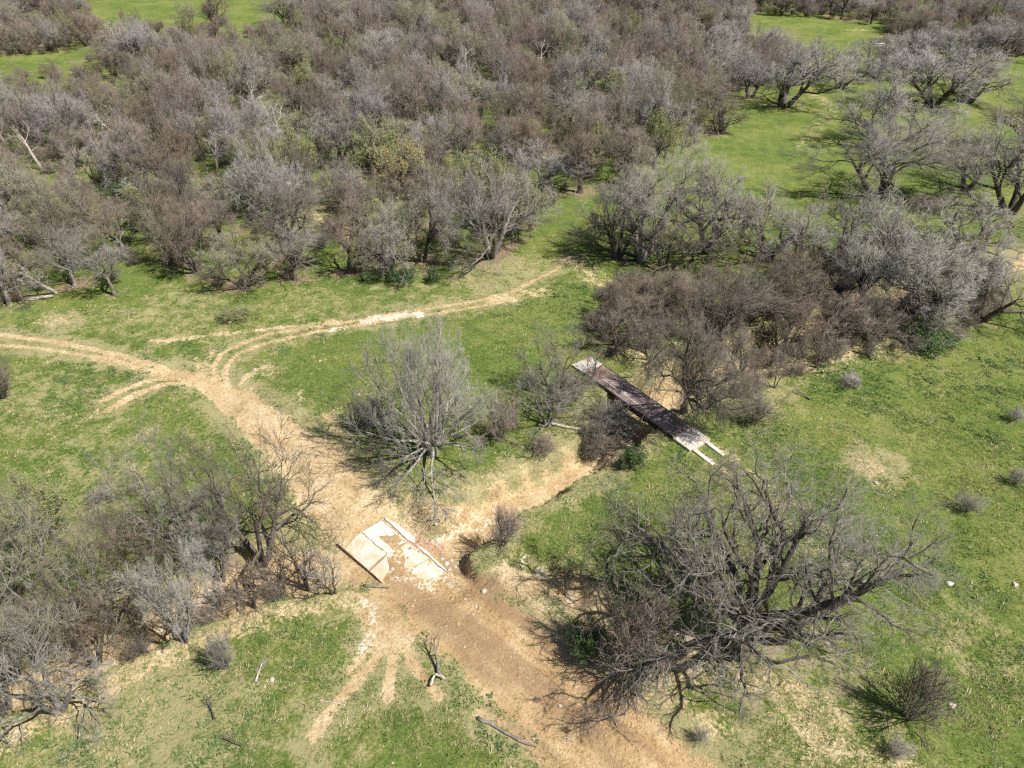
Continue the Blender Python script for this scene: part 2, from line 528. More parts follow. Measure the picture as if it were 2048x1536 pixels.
def join(parts):
    V, Q, T, o = [], [], [], 0
    for v, q, t in parts:
        V.append(v); Q.append(q + o); T.append(t + o); o += len(v)
    return np.concatenate(V), np.concatenate(Q), np.concatenate(T)

# kinds: stems (count, lean, length), then levels (n, t0, angle, sd, length ratio, radius ratio, jitter, tropism, K, sides)
KIND = {
    'oak': dict(stems=1, lean=6, r=.050, stem_len=1.0, K0=5, lv=[
        (12, .45, 58, 12, 2.6, .66, .27, .035, 9, 6), (8, .25, 46, 13, .46, .60, .34, .03, 7, 5), (8, .2, 48, 15, .48, .55, .34, .02, 5, 4),
        (7, .2, 46, 15, .48, .55, .3, .01, 3, 3), (6, .2, 42, 15, .50, .62, .2, 0, 2, 3)]),
    'vase': dict(stems=4, lean=32, r=.030, stem_len=3.0, K0=8, lv=[
        (8, .32, 44, 12, .52, .58, .20, .04, 7, 5), (8, .28, 44, 12, .52, .55, .24, .03, 5, 4), (8, .25, 42, 14, .50, .55, .26, .03, 4, 3),
        (7, .2, 42, 14, .50, .6, .2, .02, 2, 3)]),
    'ash': dict(stems=26, lean=68, r=.0115, stem_len=3.0, K0=10, trop=.045, lv=[
        (7, .34, 42, 14, .42, .52, .16, .03, 7, 5), (6, .22, 38, 12, .46, .52, .16, .03, 5, 4), (7, .2, 32, 12, .50, .52, .15, .02, 4, 3),
        (5, .2, 30, 12, .52, .6, .1, .01, 2, 3)]),
    'round': dict(stems=1, lean=5, r=.036, stem_len=1.9, K0=6, lv=[
        (8, .55, 50, 12, 1.35, .66, .20, .06, 7, 5), (7, .32, 46, 12, .54, .62, .25, .05, 5, 4), (7, .28, 42, 14, .52, .55, .24, .06, 4, 3),
        (6, .22, 42, 14, .52, .58, .2, .03, 3, 3), (4, .2, 40, 14, .55, .62, .1, .01, 2, 3)]),
    'spread': dict(stems=3, lean=34, r=.040, stem_len=2.0, K0=7, lv=[
        (6, .35, 50, 12, .85, .66, .26, .02, 8, 5), (7, .28, 47, 13, .50, .62, .30, .03, 6, 4), (8, .25, 45, 14, .50, .54, .28, .03, 4, 3),
        (8, .22, 42, 15, .50, .58, .22, .02, 2, 3)]),
    'bush': dict(stems=14, lean=34, r=.013, stem_len=3.0, K0=6, lv=[
        (7, .15, 36, 12, .50, .62, .18, .03, 5, 3), (6, .12, 38, 14, .52, .62, .2, .02, 3, 3), (5, .15, 38, 14, .55, .65, .1, 0, 2, 3)]),
    'sapling': dict(stems=2, lean=9, r=.014, stem_len=3.0, K0=7, lv=[
        (13, .2, 42, 10, .34, .55, .15, .06, 5, 3), (6, .15, 38, 12, .50, .6, .15, .03, 3, 3), (4, .15, 38, 12, .55, .65, .1, 0, 2, 3)]),
    'snag': dict(stems=1, lean=6, r=.044, stem_len=3.0, K0=9, lv=[
        (7, .40, 50, 14, .42, .55, .25, .05, 6, 5), (4, .35, 45, 14, .45, .55, .3, .02, 4, 4), (4, .3, 45, 14, .5, .5, .3, 0, 3, 3)]),
}

def grow(kind, seed, H, Rad, thick=1.0, dens=1.0, aim=None, split=2, leaf=0, leafsize=.07, twig=.0085, droop=0):
    """returns dict of numpy meshes: trunk (levels up to split), crown, optional foliage"""
    k = KIND[kind]; rng = np.random.default_rng(seed)
    ns = k['stems']
    az = np.arange(ns) * 2 * np.pi / ns + rng.random(ns) * 1.1
    if ns > 6:
        az = np.arange(ns) * 2.4 + rng.random(ns) * .5
    ln = np.radians(k['lean'] * (np.linspace(.03, 1.36, ns) ** .8 if ns > 6 else rng.uniform(.35, 1.25, ns)))
    D = np.stack([np.sin(ln) * np.cos(az), np.sin(ln) * np.sin(az), np.cos(ln)], 1)
    P0 = np.stack([np.cos(az) * .05 * ns ** .5, np.sin(az) * .05 * ns ** .5, np.full(ns, -.04)], 1) * (ns > 1)
    L = np.full(ns, k['stem_len']) * rng.uniform(.8, 1.1, ns)
    tr0 = k.get('trop', .02)
    if kind == 'ash':
        P0[:, 2] += .42
        tr0 = (.055 - .12 * np.linspace(0, 1, ns))[:, None]
    P = walk(rng, P0, D, L, k['K0'], .09, tr0)
    t = np.linspace(0, 1, k['K0'])
    single = ns == 1 and kind != 'snag'
    rad = 1 - (.45 if single else .82) * t
    if single:
        rad[0] *= 1.35
    Rr = np.full(ns, k['r'] * H * thick)[:, None] * rad[None]
    levels = [(P, Rr, 7 if kind != 'bush' else 4)]
    if kind == 'ash':
        bole = np.array([[[0, 0, -.1], [.02, 0, .15], [0, .02, .35], [0, 0, .55]]])
        levels.insert(0, (bole, np.array([[3.4, 2.8, 2.5, 1.6]]) * k['r'] * H, 8))
    for li, (n, t0, ang, sd, lr, rr, jit, trop, K, S) in enumerate(k['lv']):
        n = max(2, int(round(n * (dens if li >= 2 else 1))))
        p, d, l, r, idx = sprout(rng, P, Rr, L, n, t0, ang, sd, lr, rr)
        if li == 0 and aim is not None:
            for q, (azd, eld, lf) in enumerate(aim):
                if q < len(d):
                    a, e = math.radians(azd), math.radians(eld)
                    d[q] = (math.cos(e) * math.cos(a), math.cos(e) * math.sin(a), math.sin(e)); l[q] = lf * k['stem_len'] * lr
        P = walk(rng, p, d, l, K, jit, trop - droop * (li == 1)); L = l
        tt = np.linspace(0, 1, K)
        Rr = r[:, None] * (1 - .72 * tt)[None]
        levels.append((P, Rr, S))
    allp = np.concatenate([q[0].reshape(-1, 3) for q in levels[-3:]])
    sz = H / np.percentile(allp[:, 2], 99.5)
    cx = np.median(allp[:, :2], 0) * .0
    sr = Rad / np.percentile(np.hypot(allp[:, 0] - cx[0], allp[:, 1] - cx[1]), 96)
    sc = np.array([sr, sr, sz])
    res = {}
    rmin = twig
    nl = len(levels)
    trunk, crown = [], []
    for i, (P, Rr, S) in enumerate(levels):
        P = P * sc
        P[..., 2] = np.maximum(P[..., 2], .05 if i > 0 else -5)
        floor = rmin * (1 + .55 * max(0, nl - 1 - i))
        Rq = np.maximum(Rr, floor)
        m = tubes(P, Rq, S, True)
        (trunk if i <= split + (kind == 'ash') else crown).append(m)
    if kind in ('bush',):
        pass
    res['trunk'] = join(trunk)
    res['crown'] = join(crown)
    if leaf:
        P = levels[-1][0][:, -1] * sc
        pick = rng.random(len(P)) < leaf
        C = P[pick]; n = len(C)
        a = norm(rng.standard_normal((n, 3))); b = norm(np.cross(a, rng.standard_normal((n, 3))))
        s = leafsize * rng.uniform(.6, 1.4, (n, 1))
        V = np.stack([C - a * s, C + b * s * .55, C + a * s, C - b * s * .55 + .2 * s * np.cross(a, b)], 1).reshape(-1, 3)
        V[:, 2] = np.maximum(V[:, 2], .04)
        F = np.arange(n * 4).reshape(n, 4)
        res['foliage'] = (V, F, np.zeros((0, 3), int))
    return res

def meshes(kind, seed, H, Rad, **kw):
    g = grow(kind, seed, H, Rad, **kw)
    out = {}
    for nm, (V, Q, T) in g.items():
        out[nm] = np_mesh(nm, V, Q, T, smooth_shade=(nm != 'foliage'))
    out['H'] = H; out['R'] = Rad
    return out

PLACED = []       # (x, y, radius) of everything planted by hand
def plant(name, ms, loc, rz, sxy, sz, mats, label, cat, group=None, tilt=None):
    root = empty(name, loc)
    root.rotation_euler = (tilt[0], tilt[1], rz) if tilt else (0, 0, rz)
    root.scale = (sxy, sxy, sz)
    tag(root, label, cat, group)
    for part in ('trunk', 'crown', 'foliage'):
        me = ms.get(part)
        if me is None:
            continue
        if not me.materials:
            me.materials.append(mats[part])
        nm = {'trunk': 'trunk', 'crown': 'crown', 'foliage': 'foliage'}[part]
        o = bpy.data.objects.new(nm, me)
        COL.objects.link(o)
        o.parent = root
        o.material_slots[0].link = 'OBJECT'
        o.material_slots[0].material = mats[part]
    return root

def mset(bark, twig, leaf='bud_green'):
    return {'trunk': M[bark], 'crown': M[twig], 'foliage': M[leaf]}

def span(bx, by, x0, x1, ty, hf=.93):
    """base point, crown radius and height from the photograph's pixels"""
    x, y, z = ground_at(bx, by)
    k = (768 - ty) / FPX
    dz = y * (k * math.cos(PITCH) - math.sin(PITCH)) / (math.cos(PITCH) + k * math.sin(PITCH))
    h = (dz + CAM_H - z) * hf
    mid = h * .6
    f = y * math.cos(PITCH) - (z + mid - CAM_H) * math.sin(PITCH)
    rad = (x1 - x0) / 2 / FPX * f
    return (x, y, z), max(.5, rad), max(.6, h)

LIB = {}
def lib(name, *a, **kw):
    LIB[name] = meshes(*a, **kw)
for q in range(3):
    lib('round%d' % q, 'round', 100 + q, 7.6, 4.9, twig=.0074, dens=.92, thick=1.15)
for q in range(2):
    lib('vase%d' % q, 'vase', 140 + q, 8, 5, twig=.0068)
for q in range(2):
    lib('spread%d' % q, 'spread', 145 + q, 7.5, 5.4, twig=.0068, dens=1.13)
lib('spread2', 'spread', 149, 7.0, 5.6, twig=.0056, dens=.95, thick=.85)
lib('bud0', 'round', 131, 8, 4.2, twig=.0095, dens=.9, leaf=.65, leafsize=.075)
for q in range(3):
    lib('bush%d' % q, 'bush', 160 + q, 2.6, 1.7, split=1, twig=.0065)
lib('budbush0', 'bush', 171, 2.6, 1.7, split=1, twig=.0065, leaf=.6, leafsize=.05)
for q in range(2):
    lib('sapling%d' % q, 'sapling', 180 + q, 5, 1.3, split=1, twig=.0075)
for q in range(2):
    lib('snag%d' % q, 'snag', 190 + q, 8, 2.6, split=1, twig=.012)
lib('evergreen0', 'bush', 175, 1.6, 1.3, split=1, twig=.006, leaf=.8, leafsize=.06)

# ------------------------------------------------------------------ ground
nx, ny = len(gx), len(gy)
ii = np.arange(nx * ny).reshape(ny, nx)
GF = np.stack([ii[:-1, :-1].ravel(), ii[:-1, 1:].ravel(), ii[1:, 1:].ravel(), ii[1:, :-1].ravel()], 1)
ground_me = np_mesh('ground', np.stack([GX, GY, GZ], 1), GF)

def set_attr(me, name, arr):
    a = me.attributes.get(name) or me.attributes.new(name, 'FLOAT', 'POINT')
    a.data.foreach_set('value', np.ascontiguousarray(arr, np.float32))

def ground_material():
    m, nt, bs = new_mat('meadow_and_soil')
    b = NB(nt)
    p = b.pos()
    big = b.noise(p, .11, 5, .6)
    mid = b.noise(p, .75, 6, .65, .3)
    fine = b.noise(p, 4.5, 5, .7)
    tiny = b.noise(p, 19.0, 4, .7)
    patch = b.noise(p, .33, 5, .6, .4)
    # grass: green with yellow, dark and bluish patches, and straw showing through
    g1 = b.ramp(b.math('ADD', b.math('MULTIPLY', big, .55), b.math('MULTIPLY', mid, .45)),
                [(.33, (.090, .146, .036)), (.45, (.145, .196, .048)), (.54, (.205, .236, .066)), (.66, (.285, .280, .105))])
    blue = b.step(patch, .58, .70)
    g2 = b.mix(b.math('MULTIPLY', blue, .55), g1, (.080, .130, .070))
    sp = b.math('ADD', b.math('MULTIPLY', fine, .6), b.math('MULTIPLY', tiny, .4))
    g3 = b.mix(b.step(sp, .55, .40), g2, b.mix(1.0, g2, (.56, .62, .50), 'MULTIPLY'))
    g4 = b.mix(b.math('MULTIPLY', b.step(sp, .55, .66), .5), g3, (.40, .38, .19))
    straw = b.step(b.math('ADD', b.math('ADD', b.math('MULTIPLY', mid, .65), b.math('MULTIPLY', fine, .45)), b.math('MULTIPLY', b.attr('dry'), .30)), .64, .82)
    grass = b.mix(b.math('MULTIPLY', straw, .72), g4, b.mix(tiny, (.30, .25, .12), (.52, .45, .27)))
    # sand: tan with rusty and pale drifts
    s1 = b.ramp(b.math('ADD', b.math('MULTIPLY', mid, .6), b.math('MULTIPLY', patch, .4)),
                [(.34, (.41, .285, .155)), (.46, (.55, .41, .232)), (.55, (.63, .495, .295)), (.67, (.71, .595, .395))])
    s2 = b.mix(b.step(sp, .52, .40), s1, b.mix(1.0, s1, (.62, .56, .50), 'MULTIPLY'))
    sandc = b.mix(b.math('MULTIPLY', b.step(sp, .56, .66), .45), s2, (.70, .60, .44))
    sandc = b.mix(b.math('MULTIPLY', b.step(b.math('ADD', b.attr('streak'), b.math('MULTIPLY', b.math('SUBTRACT', fine, .5), .5)), .44, .66), b.attr('road')), sandc, b.mix(fine, (.26, .175, .115), (.46, .34, .22)))
    sandc = b.mix(b.attr('road'), sandc, b.mix(1.0, sandc, (.86, .77, .68), 'MULTIPLY'))
    palec = b.mix(b.step(b.math('ADD', b.math('MULTIPLY', fine, .6), b.math('MULTIPLY', mid, .5)), .48, .62), (.58, .46, .31), (.74, .67, .55))
    # fallen leaves
    l1 = b.ramp(fine, [(.32, (.10, .070, .048)), (.48, (.22, .155, .10)), (.60, (.33, .25, .165)), (.72, (.44, .36, .26))])
    lit = b.mix(b.step(tiny, .5, .68), l1, (.36, .29, .21))
    e = b.math('ADD', b.math('MULTIPLY', b.math('SUBTRACT', fine, .5), 1.5), b.math('ADD', b.math('MULTIPLY', b.math('SUBTRACT', tiny, .5), .8), b.math('MULTIPLY', b.math('SUBTRACT', mid, .5), .7)))
    e2 = b.math('ADD', e, b.math('MULTIPLY', b.math('SUBTRACT', mid, .5), .9))
    mk = lambda a, n, lo, hi: b.step(b.math('ADD', b.attr(a), n), lo, hi)
    c = b.mix(mk('litter', e2, .46, .72), grass, lit)
    c = b.mix(mk('sand', e, .46, .68), c, sandc)
    c = b.mix(mk('pale', e2, .52, .72), c, palec)
    nt.links.new(c, bs.inputs['Base Color'])
    hgt = b.math('ADD', b.math('MULTIPLY', fine, .7), b.math('MULTIPLY', tiny, .3))
    nt.links.new(b.bump(hgt, .22, .9), bs.inputs['Normal'])
    bs.inputs['Roughness'].default_value = 1.0
    bs.inputs['Specular IOR Level'].default_value = .05
    return m
M['ground'] = ground_material()
ground = link_mesh('ground', ground_me, M['ground'])
tag(ground, 'grassy meadow with sandy tracks and a dry creek bed', None, None, 'structure')
set_attr(ground_me, 'sand', SAND)
set_attr(ground_me, 'pale', PALEM)
set_attr(ground_me, 'dry', DRYM)
ru = norm((RDP[12] - RDP[8])[None])[0]
al = GX * ru[0] + GY * ru[1]; ac = GX * ru[1] - GY * ru[0]
set_attr(ground_me, 'streak', fbm(al * .16, ac * 1.1, 1.0, 4, 91))
rdd = np.full(GX.shape, 99.0); rww = np.ones(GX.shape)
rdd[near], rww[near] = dist_poly(GX[near], GY[near], RDP[7:], RDW[7:])
set_attr(ground_me, 'road', .75 * (1 - smooth(.8, 1.3, rdd / rww)))

# ------------------------------------------------------------------ boxes and slabs
def box_mesh(name, sx, sy, sz, bev=.01, seed=None, rough=0.0):
    """a box with its origin at the centre of its base, edges bevelled"""
    import bmesh
    bm = bmesh.new()
    bmesh.ops.create_cube(bm, size=1)
    for v in bm.verts:
        v.co.x *= sx; v.co.y *= sy; v.co.z = (v.co.z + .5) * sz
    if bev:
        bmesh.ops.bevel(bm, geom=list(bm.edges), offset=bev, segments=1, affect='EDGES')
    if rough:
        r = random.Random(seed)
        for v in bm.verts:
            v.co += Vector((r.uniform(-1, 1), r.uniform(-1, 1), r.uniform(-.3, .3))) * rough
    me = bpy.data.meshes.new(name)
    bm.to_mesh(me); bm.free()
    return me

def prism_mesh(name, pts, z0, z1, bev=.015):
    """a slab with the outline pts (x, y) between two heights; z1 may be one value per corner"""
    import bmesh
    bm = bmesh.new()
    z1s = z1 if isinstance(z1, (list, tuple)) else [z1] * len(pts)
    lo = [bm.verts.new((x, y, z0)) for x, y in pts]
    hi = [bm.verts.new((x, y, z)) for (x, y), z in zip(pts, z1s)]
    bm.faces.new(hi); bm.faces.new(lo[::-1])
    n = len(pts)
    for i in range(n):
        bm.faces.new((lo[i], lo[(i + 1) % n], hi[(i + 1) % n], hi[i]))
    bmesh.ops.recalc_face_normals(bm, faces=bm.faces)
    if bev:
        bmesh.ops.bevel(bm, geom=list(bm.edges), offset=bev, segments=1, affect='EDGES')
    me = bpy.data.meshes.new(name)
    bm.to_mesh(me); bm.free()
    return me

def mat_concrete(name, base=(.66, .62, .54), sandy=0.0):
    m, nt, bs = new_mat(name)
    b = NB(nt)
    p = b.pos()
    f = b.noise(p, 1.3, 6, .65); g = b.noise(p, 14, 4, .7)
    c = b.ramp(f, [(.3, tuple(v * .82 for v in base)), (.6, base), (.75, tuple(min(.86, v * 1.12) for v in base))])
    c = b.mix(b.math('MULTIPLY', b.step(g, .52, .42), .3), c, tuple(v * .6 for v in base))
    if sandy:
        n = b.math('ADD', b.noise(p, .9, 8, .75, .8), b.math('MULTIPLY', b.math('SUBTRACT', g, .5), .45))
        c = b.mix(b.math('MULTIPLY', b.step(n, .55 - sandy, .68 - sandy), .8), c, b.mix(g, (.48, .33, .18), (.62, .45, .27)))
    nt.links.new(c, bs.inputs['Base Color'])
    nt.links.new(b.bump(g, .015), bs.inputs['Normal'])
    return m

def mat_plank(name, c1, c2, c3):
    m, nt, bs = new_mat(name)
    b = NB(nt)
    o = b.obj()
    mp = b.n('ShaderNodeMapping'); mp.inputs['Scale'].default_value = (1.2, 14, 14)
    nt.links.new(o, mp.inputs[0])
    f = b.noise(mp.outputs[0], 1.0, 5, .65)
    rnd = b.n('ShaderNodeObjectInfo').outputs['Random']
    c = b.ramp(b.math('ADD', b.math('MULTIPLY', f, .55), b.math('MULTIPLY', rnd, .45)), [(.25, c1), (.5, c2), (.78, c3)])
    nt.links.new(c, bs.inputs['Base Color'])
    nt.links.new(b.bump(f, .006), bs.inputs['Normal'])
    return m

M['concrete'] = mat_concrete('concrete')
M['concrete_sandy'] = mat_concrete('concrete_sandy', (.64, .59, .51), .10)
M['concrete_clean'] = mat_concrete('concrete_clean', (.66, .62, .55), .02)
M['plank'] = mat_plank('weathered_plank', (.19, .135, .125), (.31, .24, .222), (.44, .365, .34))
M['plank_red'] = mat_plank('reddish_plank', (.27, .11, .07), (.38, .17, .11), (.42, .25, .18))
M['plank_grey'] = mat_plank('grey_plank', (.28, .26, .25), (.40, .375, .35), (.5, .47, .44))
M['steel'] = mat_wood('rusty_steel', (.035, .028, .025), (.11, .07, .05), 3)
M['rock'] = mat_wood('limestone', (.36, .31, .25), (.62, .56, .47), 4, .3)
M['rock_red'] = mat_wood('reddish_rock', (.30, .165, .115), (.52, .33, .25), 4, .4)
M['white_metal'] = mat_wood('white_metal', (.74, .74, .74), (.84, .84, .84), 1, .02, 0)

# ------------------------------------------------------------------ the plank bridge over the creek
def bridge():
    zdk = .22
    nl = np.array(pix0(1345, 873, zdk)); nr = np.array(pix0(1385, 854, zdk))
    fl = np.array(pix0(1167, 742, zdk)); fr = np.array(pix0(1206, 732, zdk))
    N = (nl + nr) / 2; F = (fl + fr) / 2
    ax = F - N; L = float(np.linalg.norm(ax)); ax = ax / L
    side = np.array([ax[1], -ax[0]])                      # to the right looking to the far end
    W = .5 * (abs(np.dot(nr - nl, side)) + abs(np.dot(fr - fl, side)))
    ang = math.atan2(ax[1], ax[0])
    root = empty('plank_bridge', (N[0], N[1], 0))
    root.rotation_euler = (0, 0, ang)                     # local x runs along the bridge, y to its left
    tag(root, 'narrow brown plank bridge across the dry creek, shaded by a bare tree', 'bridge')
    rng = random.Random(4)
    n = 8; pw = W / n
    for i in range(n):
        y = -W / 2 + pw * (i + .5)
        x = 0.0
        while x < L - .05:
            ln = min(rng.choice((2.4, 3.0, 3.6, 4.3)) * rng.uniform(.9, 1.1), L - x)
            if L - x - ln < .8:
                ln = L - x
            gap = .05 if i in (3, 5) else .025
            me = box_mesh('plank', ln - .03, pw - gap, .07, .008, i, .004)
            red = x > L * .72 and rng.random() < .6
            o = link_mesh('plank', me, None, root)
            me.materials.append(M['plank_red'] if red else (M['plank_grey'] if rng.random() < .05 else M['plank']))
            o.location = (x + ln / 2, y, zdk - .07 + rng.uniform(-.012, .014))
            o.rotation_euler = (0, 0, rng.uniform(-.004, .004))
            x += ln
    for s in (-1, 1):
        o = link_mesh('girder', box_mesh('girder', L + .3, .16, .5, .01), M['steel'], root)
        o.location = (L / 2, s * (W / 2 - .1), zdk - .58)
        o = link_mesh('kerb_rail', box_mesh('kerb_rail', L, .08, .10, .01), M['steel'], root)
        o.location = (L / 2, s * (W / 2 + .045), zdk - .09)
    for k in range(7):
        o = link_mesh('crossbeam', box_mesh('crossbeam', .18, W - .1, .16, .01), M['steel'], root)
        o.location = (L * (k + .5) / 7, 0, zdk - .24)
    o = link_mesh('loose_board', box_mesh('loose_board', .75, .26, .03, .004), M['plank_grey'], root)
    o.location = (L * .62, .25, zdk + .016); o.rotation_euler = (0, 0, .25)
    o['label'] = 'pale grey loose board lying on the bridge deck'
    SPLATS.append((*((N + F) / 2), 4.0, .25))
    # the approach slabs
    def approach(u0, u1, label, name, half):
        r = empty(name, (N[0], N[1], 0)); r.rotation_euler = (0, 0, ang)
        tag(r, label, 'slab', 'concrete approach slabs of the bridge')
        nn = 2
        for a in range(nn):
            for s in (-1, 1):
                x0 = u0 + (u1 - u0) * a / nn; x1 = u0 + (u1 - u0) * (a + 1) / nn
                pts = [(x0 + .008, s * .008), (x1 - .008, s * .008), (x1 - .008 + rng.uniform(-.05, .05) * (a == nn - 1), s * half), (x0 + .008, s * half)]
                if s < 0: pts = pts[::-1]
                link_mesh('panel', prism_mesh('panel', pts, -.25, zdk - .01 - .02 * a, .012), M['concrete_clean'], r)
        return r
    ls = float(np.linalg.norm(np.array(pix0(1402, 888, zdk)) - N))
    approach(-.03, -ls, 'pale concrete slab at the near end of the plank bridge', 'approach_slab', W / 2 + .12)
    lf = float(np.linalg.norm(np.array(pix0(1161, 721, zdk)) - F))
    approach(L + .03, L + lf, 'pale concrete slab at the far end of the plank bridge', 'approach_slab', W / 2 + .1)
    # two wheel strips leading off the near slab
    for s, ln, lab in ((1, 1.9, 'left concrete wheel strip leading off the near bridge slab'), (-1, 1.7, 'right concrete wheel strip leading off the near bridge slab')):
        y0 = s * (W / 2 - .28)
        c = N + ax * (-ls) + np.array([-side[0], -side[1]]) * y0
        z = float(height(*(c - ax * ln)))
        pts = [(0, -.17), (-ln, -.15), (-ln, .15), (0, .17)]
        o = link_mesh('wheel_strip', prism_mesh('wheel_strip', pts, -.4, [.15, z + .06, z + .06, .15], .015), M['concrete_clean'])
        o.location = (c[0], c[1], 0); o.rotation_euler = (0, 0, ang)
        tag(o, lab, 'wheel strip', 'concrete wheel strips')
    return N, ax, L, W, ang
BRN, BRA, BRL, BRW, BRANG = bridge()

# ------------------------------------------------------------------ the concrete ford
def gp(px, py, dz=0.0):
    x, y, z = ground_at(px, py)
    return (x, y, z + dz)

def ford():
    def slab(name, pix, thick, lab, mat, lift):
        P = [gp(*q) for q in pix]
        z = max(p[2] for p in P)
        fr_ = random.Random(int(P[0][0] * 1000) % 9973)
        pts, zs = [], []
        for q in range(len(P)):
            a, c = P[q], P[(q + 1) % len(P)]
            for t in (0, .2, .38, .55, .72, .87):
                jx = 0 if t == 0 else fr_.uniform(-.07, .03); jy = 0 if t == 0 else fr_.uniform(-.05, .05)
                pts.append((a[0] * (1 - t) + c[0] * t + jx, a[1] * (1 - t) + c[1] * t + jy)); zs.append(a[2] * (1 - t) + c[2] * t + lift)
        o = prism_mesh(name, pts, min(p[2] for p in P) - .4, zs, 0)
        return o
    root = empty('concrete_ford', gp(790, 1105))
    tag(root, 'broken pale concrete ford slab half buried under sand where the road crosses', 'ford')
    base = Vector(root.location)
    pieces = [
        ([(690, 1098), (722, 1066), (772, 1108), (738, 1140)], 'concrete_sandy', .012),
        ([(724, 1064), (764, 1042), (815, 1082), (775, 1107)], 'concrete_clean', .03),
        ([(740, 1142), (774, 1111), (815, 1140), (768, 1168)], 'concrete_sandy', .005),
        ([(777, 1110), (817, 1084), (858, 1116), (818, 1139)], 'concrete_sandy', .018),
        ([(820, 1141), (860, 1118), (893, 1146), (850, 1162)], 'concrete_sandy', .0),
    ]
    for pix, mt, lift in pieces:
        me = slab('slab', pix, .2, '', mt, lift)
        for v in me.vertices: v.co -= base
        link_mesh('slab', me, M[mt], root)
    ap = slab('apron', [(768, 1035), (797, 1051), (829, 1075), (830, 1088), (815, 1080)], .2, '', 'concrete_clean', .09)
    for v in ap.vertices: v.co -= base
    link_mesh('apron', ap, M['concrete_clean'], root)
    ap = slab('apron', [(832, 1090), (850, 1100), (880, 1128), (896, 1146), (862, 1117)], .2, '', 'concrete', .07)
    for v in ap.vertices: v.co -= base
    link_mesh('apron', ap, M['concrete'], root)
ford()

def pole(name, p0, p1, r, mat, label, cat, group=None, bow=.05, seed=0, lift=.0, sides=7):
    rng = np.random.default_rng(seed)
    a = np.array(p0) + [0, 0, lift]; b = np.array(p1) + [0, 0, lift]
    K = 9
    t = np.linspace(0, 1, K)[:, None]
    P = a * (1 - t) + b * t
    P = P + rng.standard_normal((K, 3)) * bow * .35 + np.sin(t * 3.1) * rng.standard_normal(3) * bow
    P[:, 2] = np.maximum(P[:, 2], [float(height(q[0], q[1])) + r * .7 for q in P])
    Rr = r * (1 - .35 * np.linspace(0, 1, K))
    V, Q, T = tubes(P[None], Rr[None], sides, True)
    V = V - np.array(p0)
    # close the butt end
    nv = len(V); V = np.concatenate([V, (P[0] - np.array(p0))[None]])
    s = np.arange(sides)
    T = np.concatenate([T, np.stack([(s + 1) % sides, s, np.full(sides, nv)], 1)])
    o = link_mesh(name, np_mesh(name, V, Q, T), mat)
    o.location = p0
    tag(o, label, cat, group)
    return o
pole('steel_pipe', gp(674, 1090, .06), gp(766, 1169, .06), .075, M['steel'], 'long dark pipe lying along the lower edge of the concrete ford', 'pipe', bow=.0)
pole('wooden_post', gp(728, 1172, .07), gp(781, 1177, .07), .085, M['bark_grey'], 'short grey post lying in sand at the foot of the dark pipe', 'post', bow=.0)

# ------------------------------------------------------------------ trees planted where the photograph shows them
def hero(name, kind, seed, base, xs, ty, mats, label, cat='tree', hf=.93, rf=1.0, group=None, splat=.5, limbs=True, rz=0, **kw):
    loc, rad, h = span(*base, *xs, ty, hf)
    ms = meshes(kind, seed, h, rad * rf, **kw)
    PLACED.append((loc[0], loc[1], rad * .8))
    SPLATS.append((loc[0], loc[1], rad * .8, splat))
    return plant(name, ms, (loc[0], loc[1], loc[2] - .05), rz, 1, 1, mats, label, cat, group)

RNG = random.Random(77)
def put(name, key, base, xs, ty, mats, label, cat='tree', hf=.95, rf=1.0, group=None, splat=.45, tilt=None, keep=True):
    loc, rad, h = span(*base, *xs, ty, hf)
    ms = LIB[key]
    if keep:
        PLACED.append((loc[0], loc[1], rad * .75))
    if splat:
        SPLATS.append((loc[0], loc[1], max(.8, rad * .85), splat))
    s = rad * rf / ms['R']
    return plant(name, ms, (loc[0], loc[1], loc[2] - .04), RNG.uniform(0, 6.28), s, h / ms['H'], mats, label, cat, group, tilt)

# azimuths run from the right of the picture (0) away from the camera (90)
hero('oak_tree', 'oak', 11, (1475, 1298), (1190, 1890), 955, mset('bark_oak', 'twig_oak'),
     'huge bare oak with wide grey limbs, lower right beside the dirt road', rf=1.0, hf=.92, thick=1.05, twig=.0056,
     aim=[(2, 16, 1.12), (200, 14, .95), (100, 22, 1.0), (300, 14, 1.15), (150, 26, 1.05), (50, 30, 1.05), (262, 16, 1.05), (350, 42, .9), (75, 52, .9), (170, 52, .85), (120, 66, .8), (25, 60, .8)], splat=.42)
hero('bare_tree', 'ash', 21, (865, 908), (690, 1010), 650, mset('bark_ash', 'twig_pale'),
     'pale grey bare tree with many radiating branches, standing alone in the centre meadow', rf=1.08, hf=1.02, twig=.0046, dens=1.0, splat=.3)
hero('bare_tree', 'oak', 33, (1366, 826), (1195, 1525), 605, mset('bark_dark', 'twig_dark'),
     'dark trunked bare tree standing right beside the plank bridge', hf=.95, rf=.86, thick=.58, twig=.0058, splat=.35, dens=.95)
hero('bare_tree', 'spread', 41, (1757, 396), (1650, 1900), 225, mset('bark_dark', 'twig_lilac'),
     'broad bare tree forking low, alone on the upper right meadow with shadow to its left', hf=1.06, rf=1.3, dens=1.6, twig=.0078, splat=.2)
hero('bare_tree', 'spread', 43, (1285, 520), (1170, 1400), 300, mset('bark_grey', 'twig_grey'),
     'tall bare tree with several stems, right of the track where it enters the wood', hf=1.05, rf=1.45, dens=1.35, twig=.0072, splat=.3)
hero('bare_tree', 'vase', 47, (985, 512), (880, 1130), 300, mset('bark_grey', 'twig_lilac'),
     'big bare tree with pale lilac twigs at the wood edge, left of the grassy gap', hf=.98, twig=.008, splat=.55)
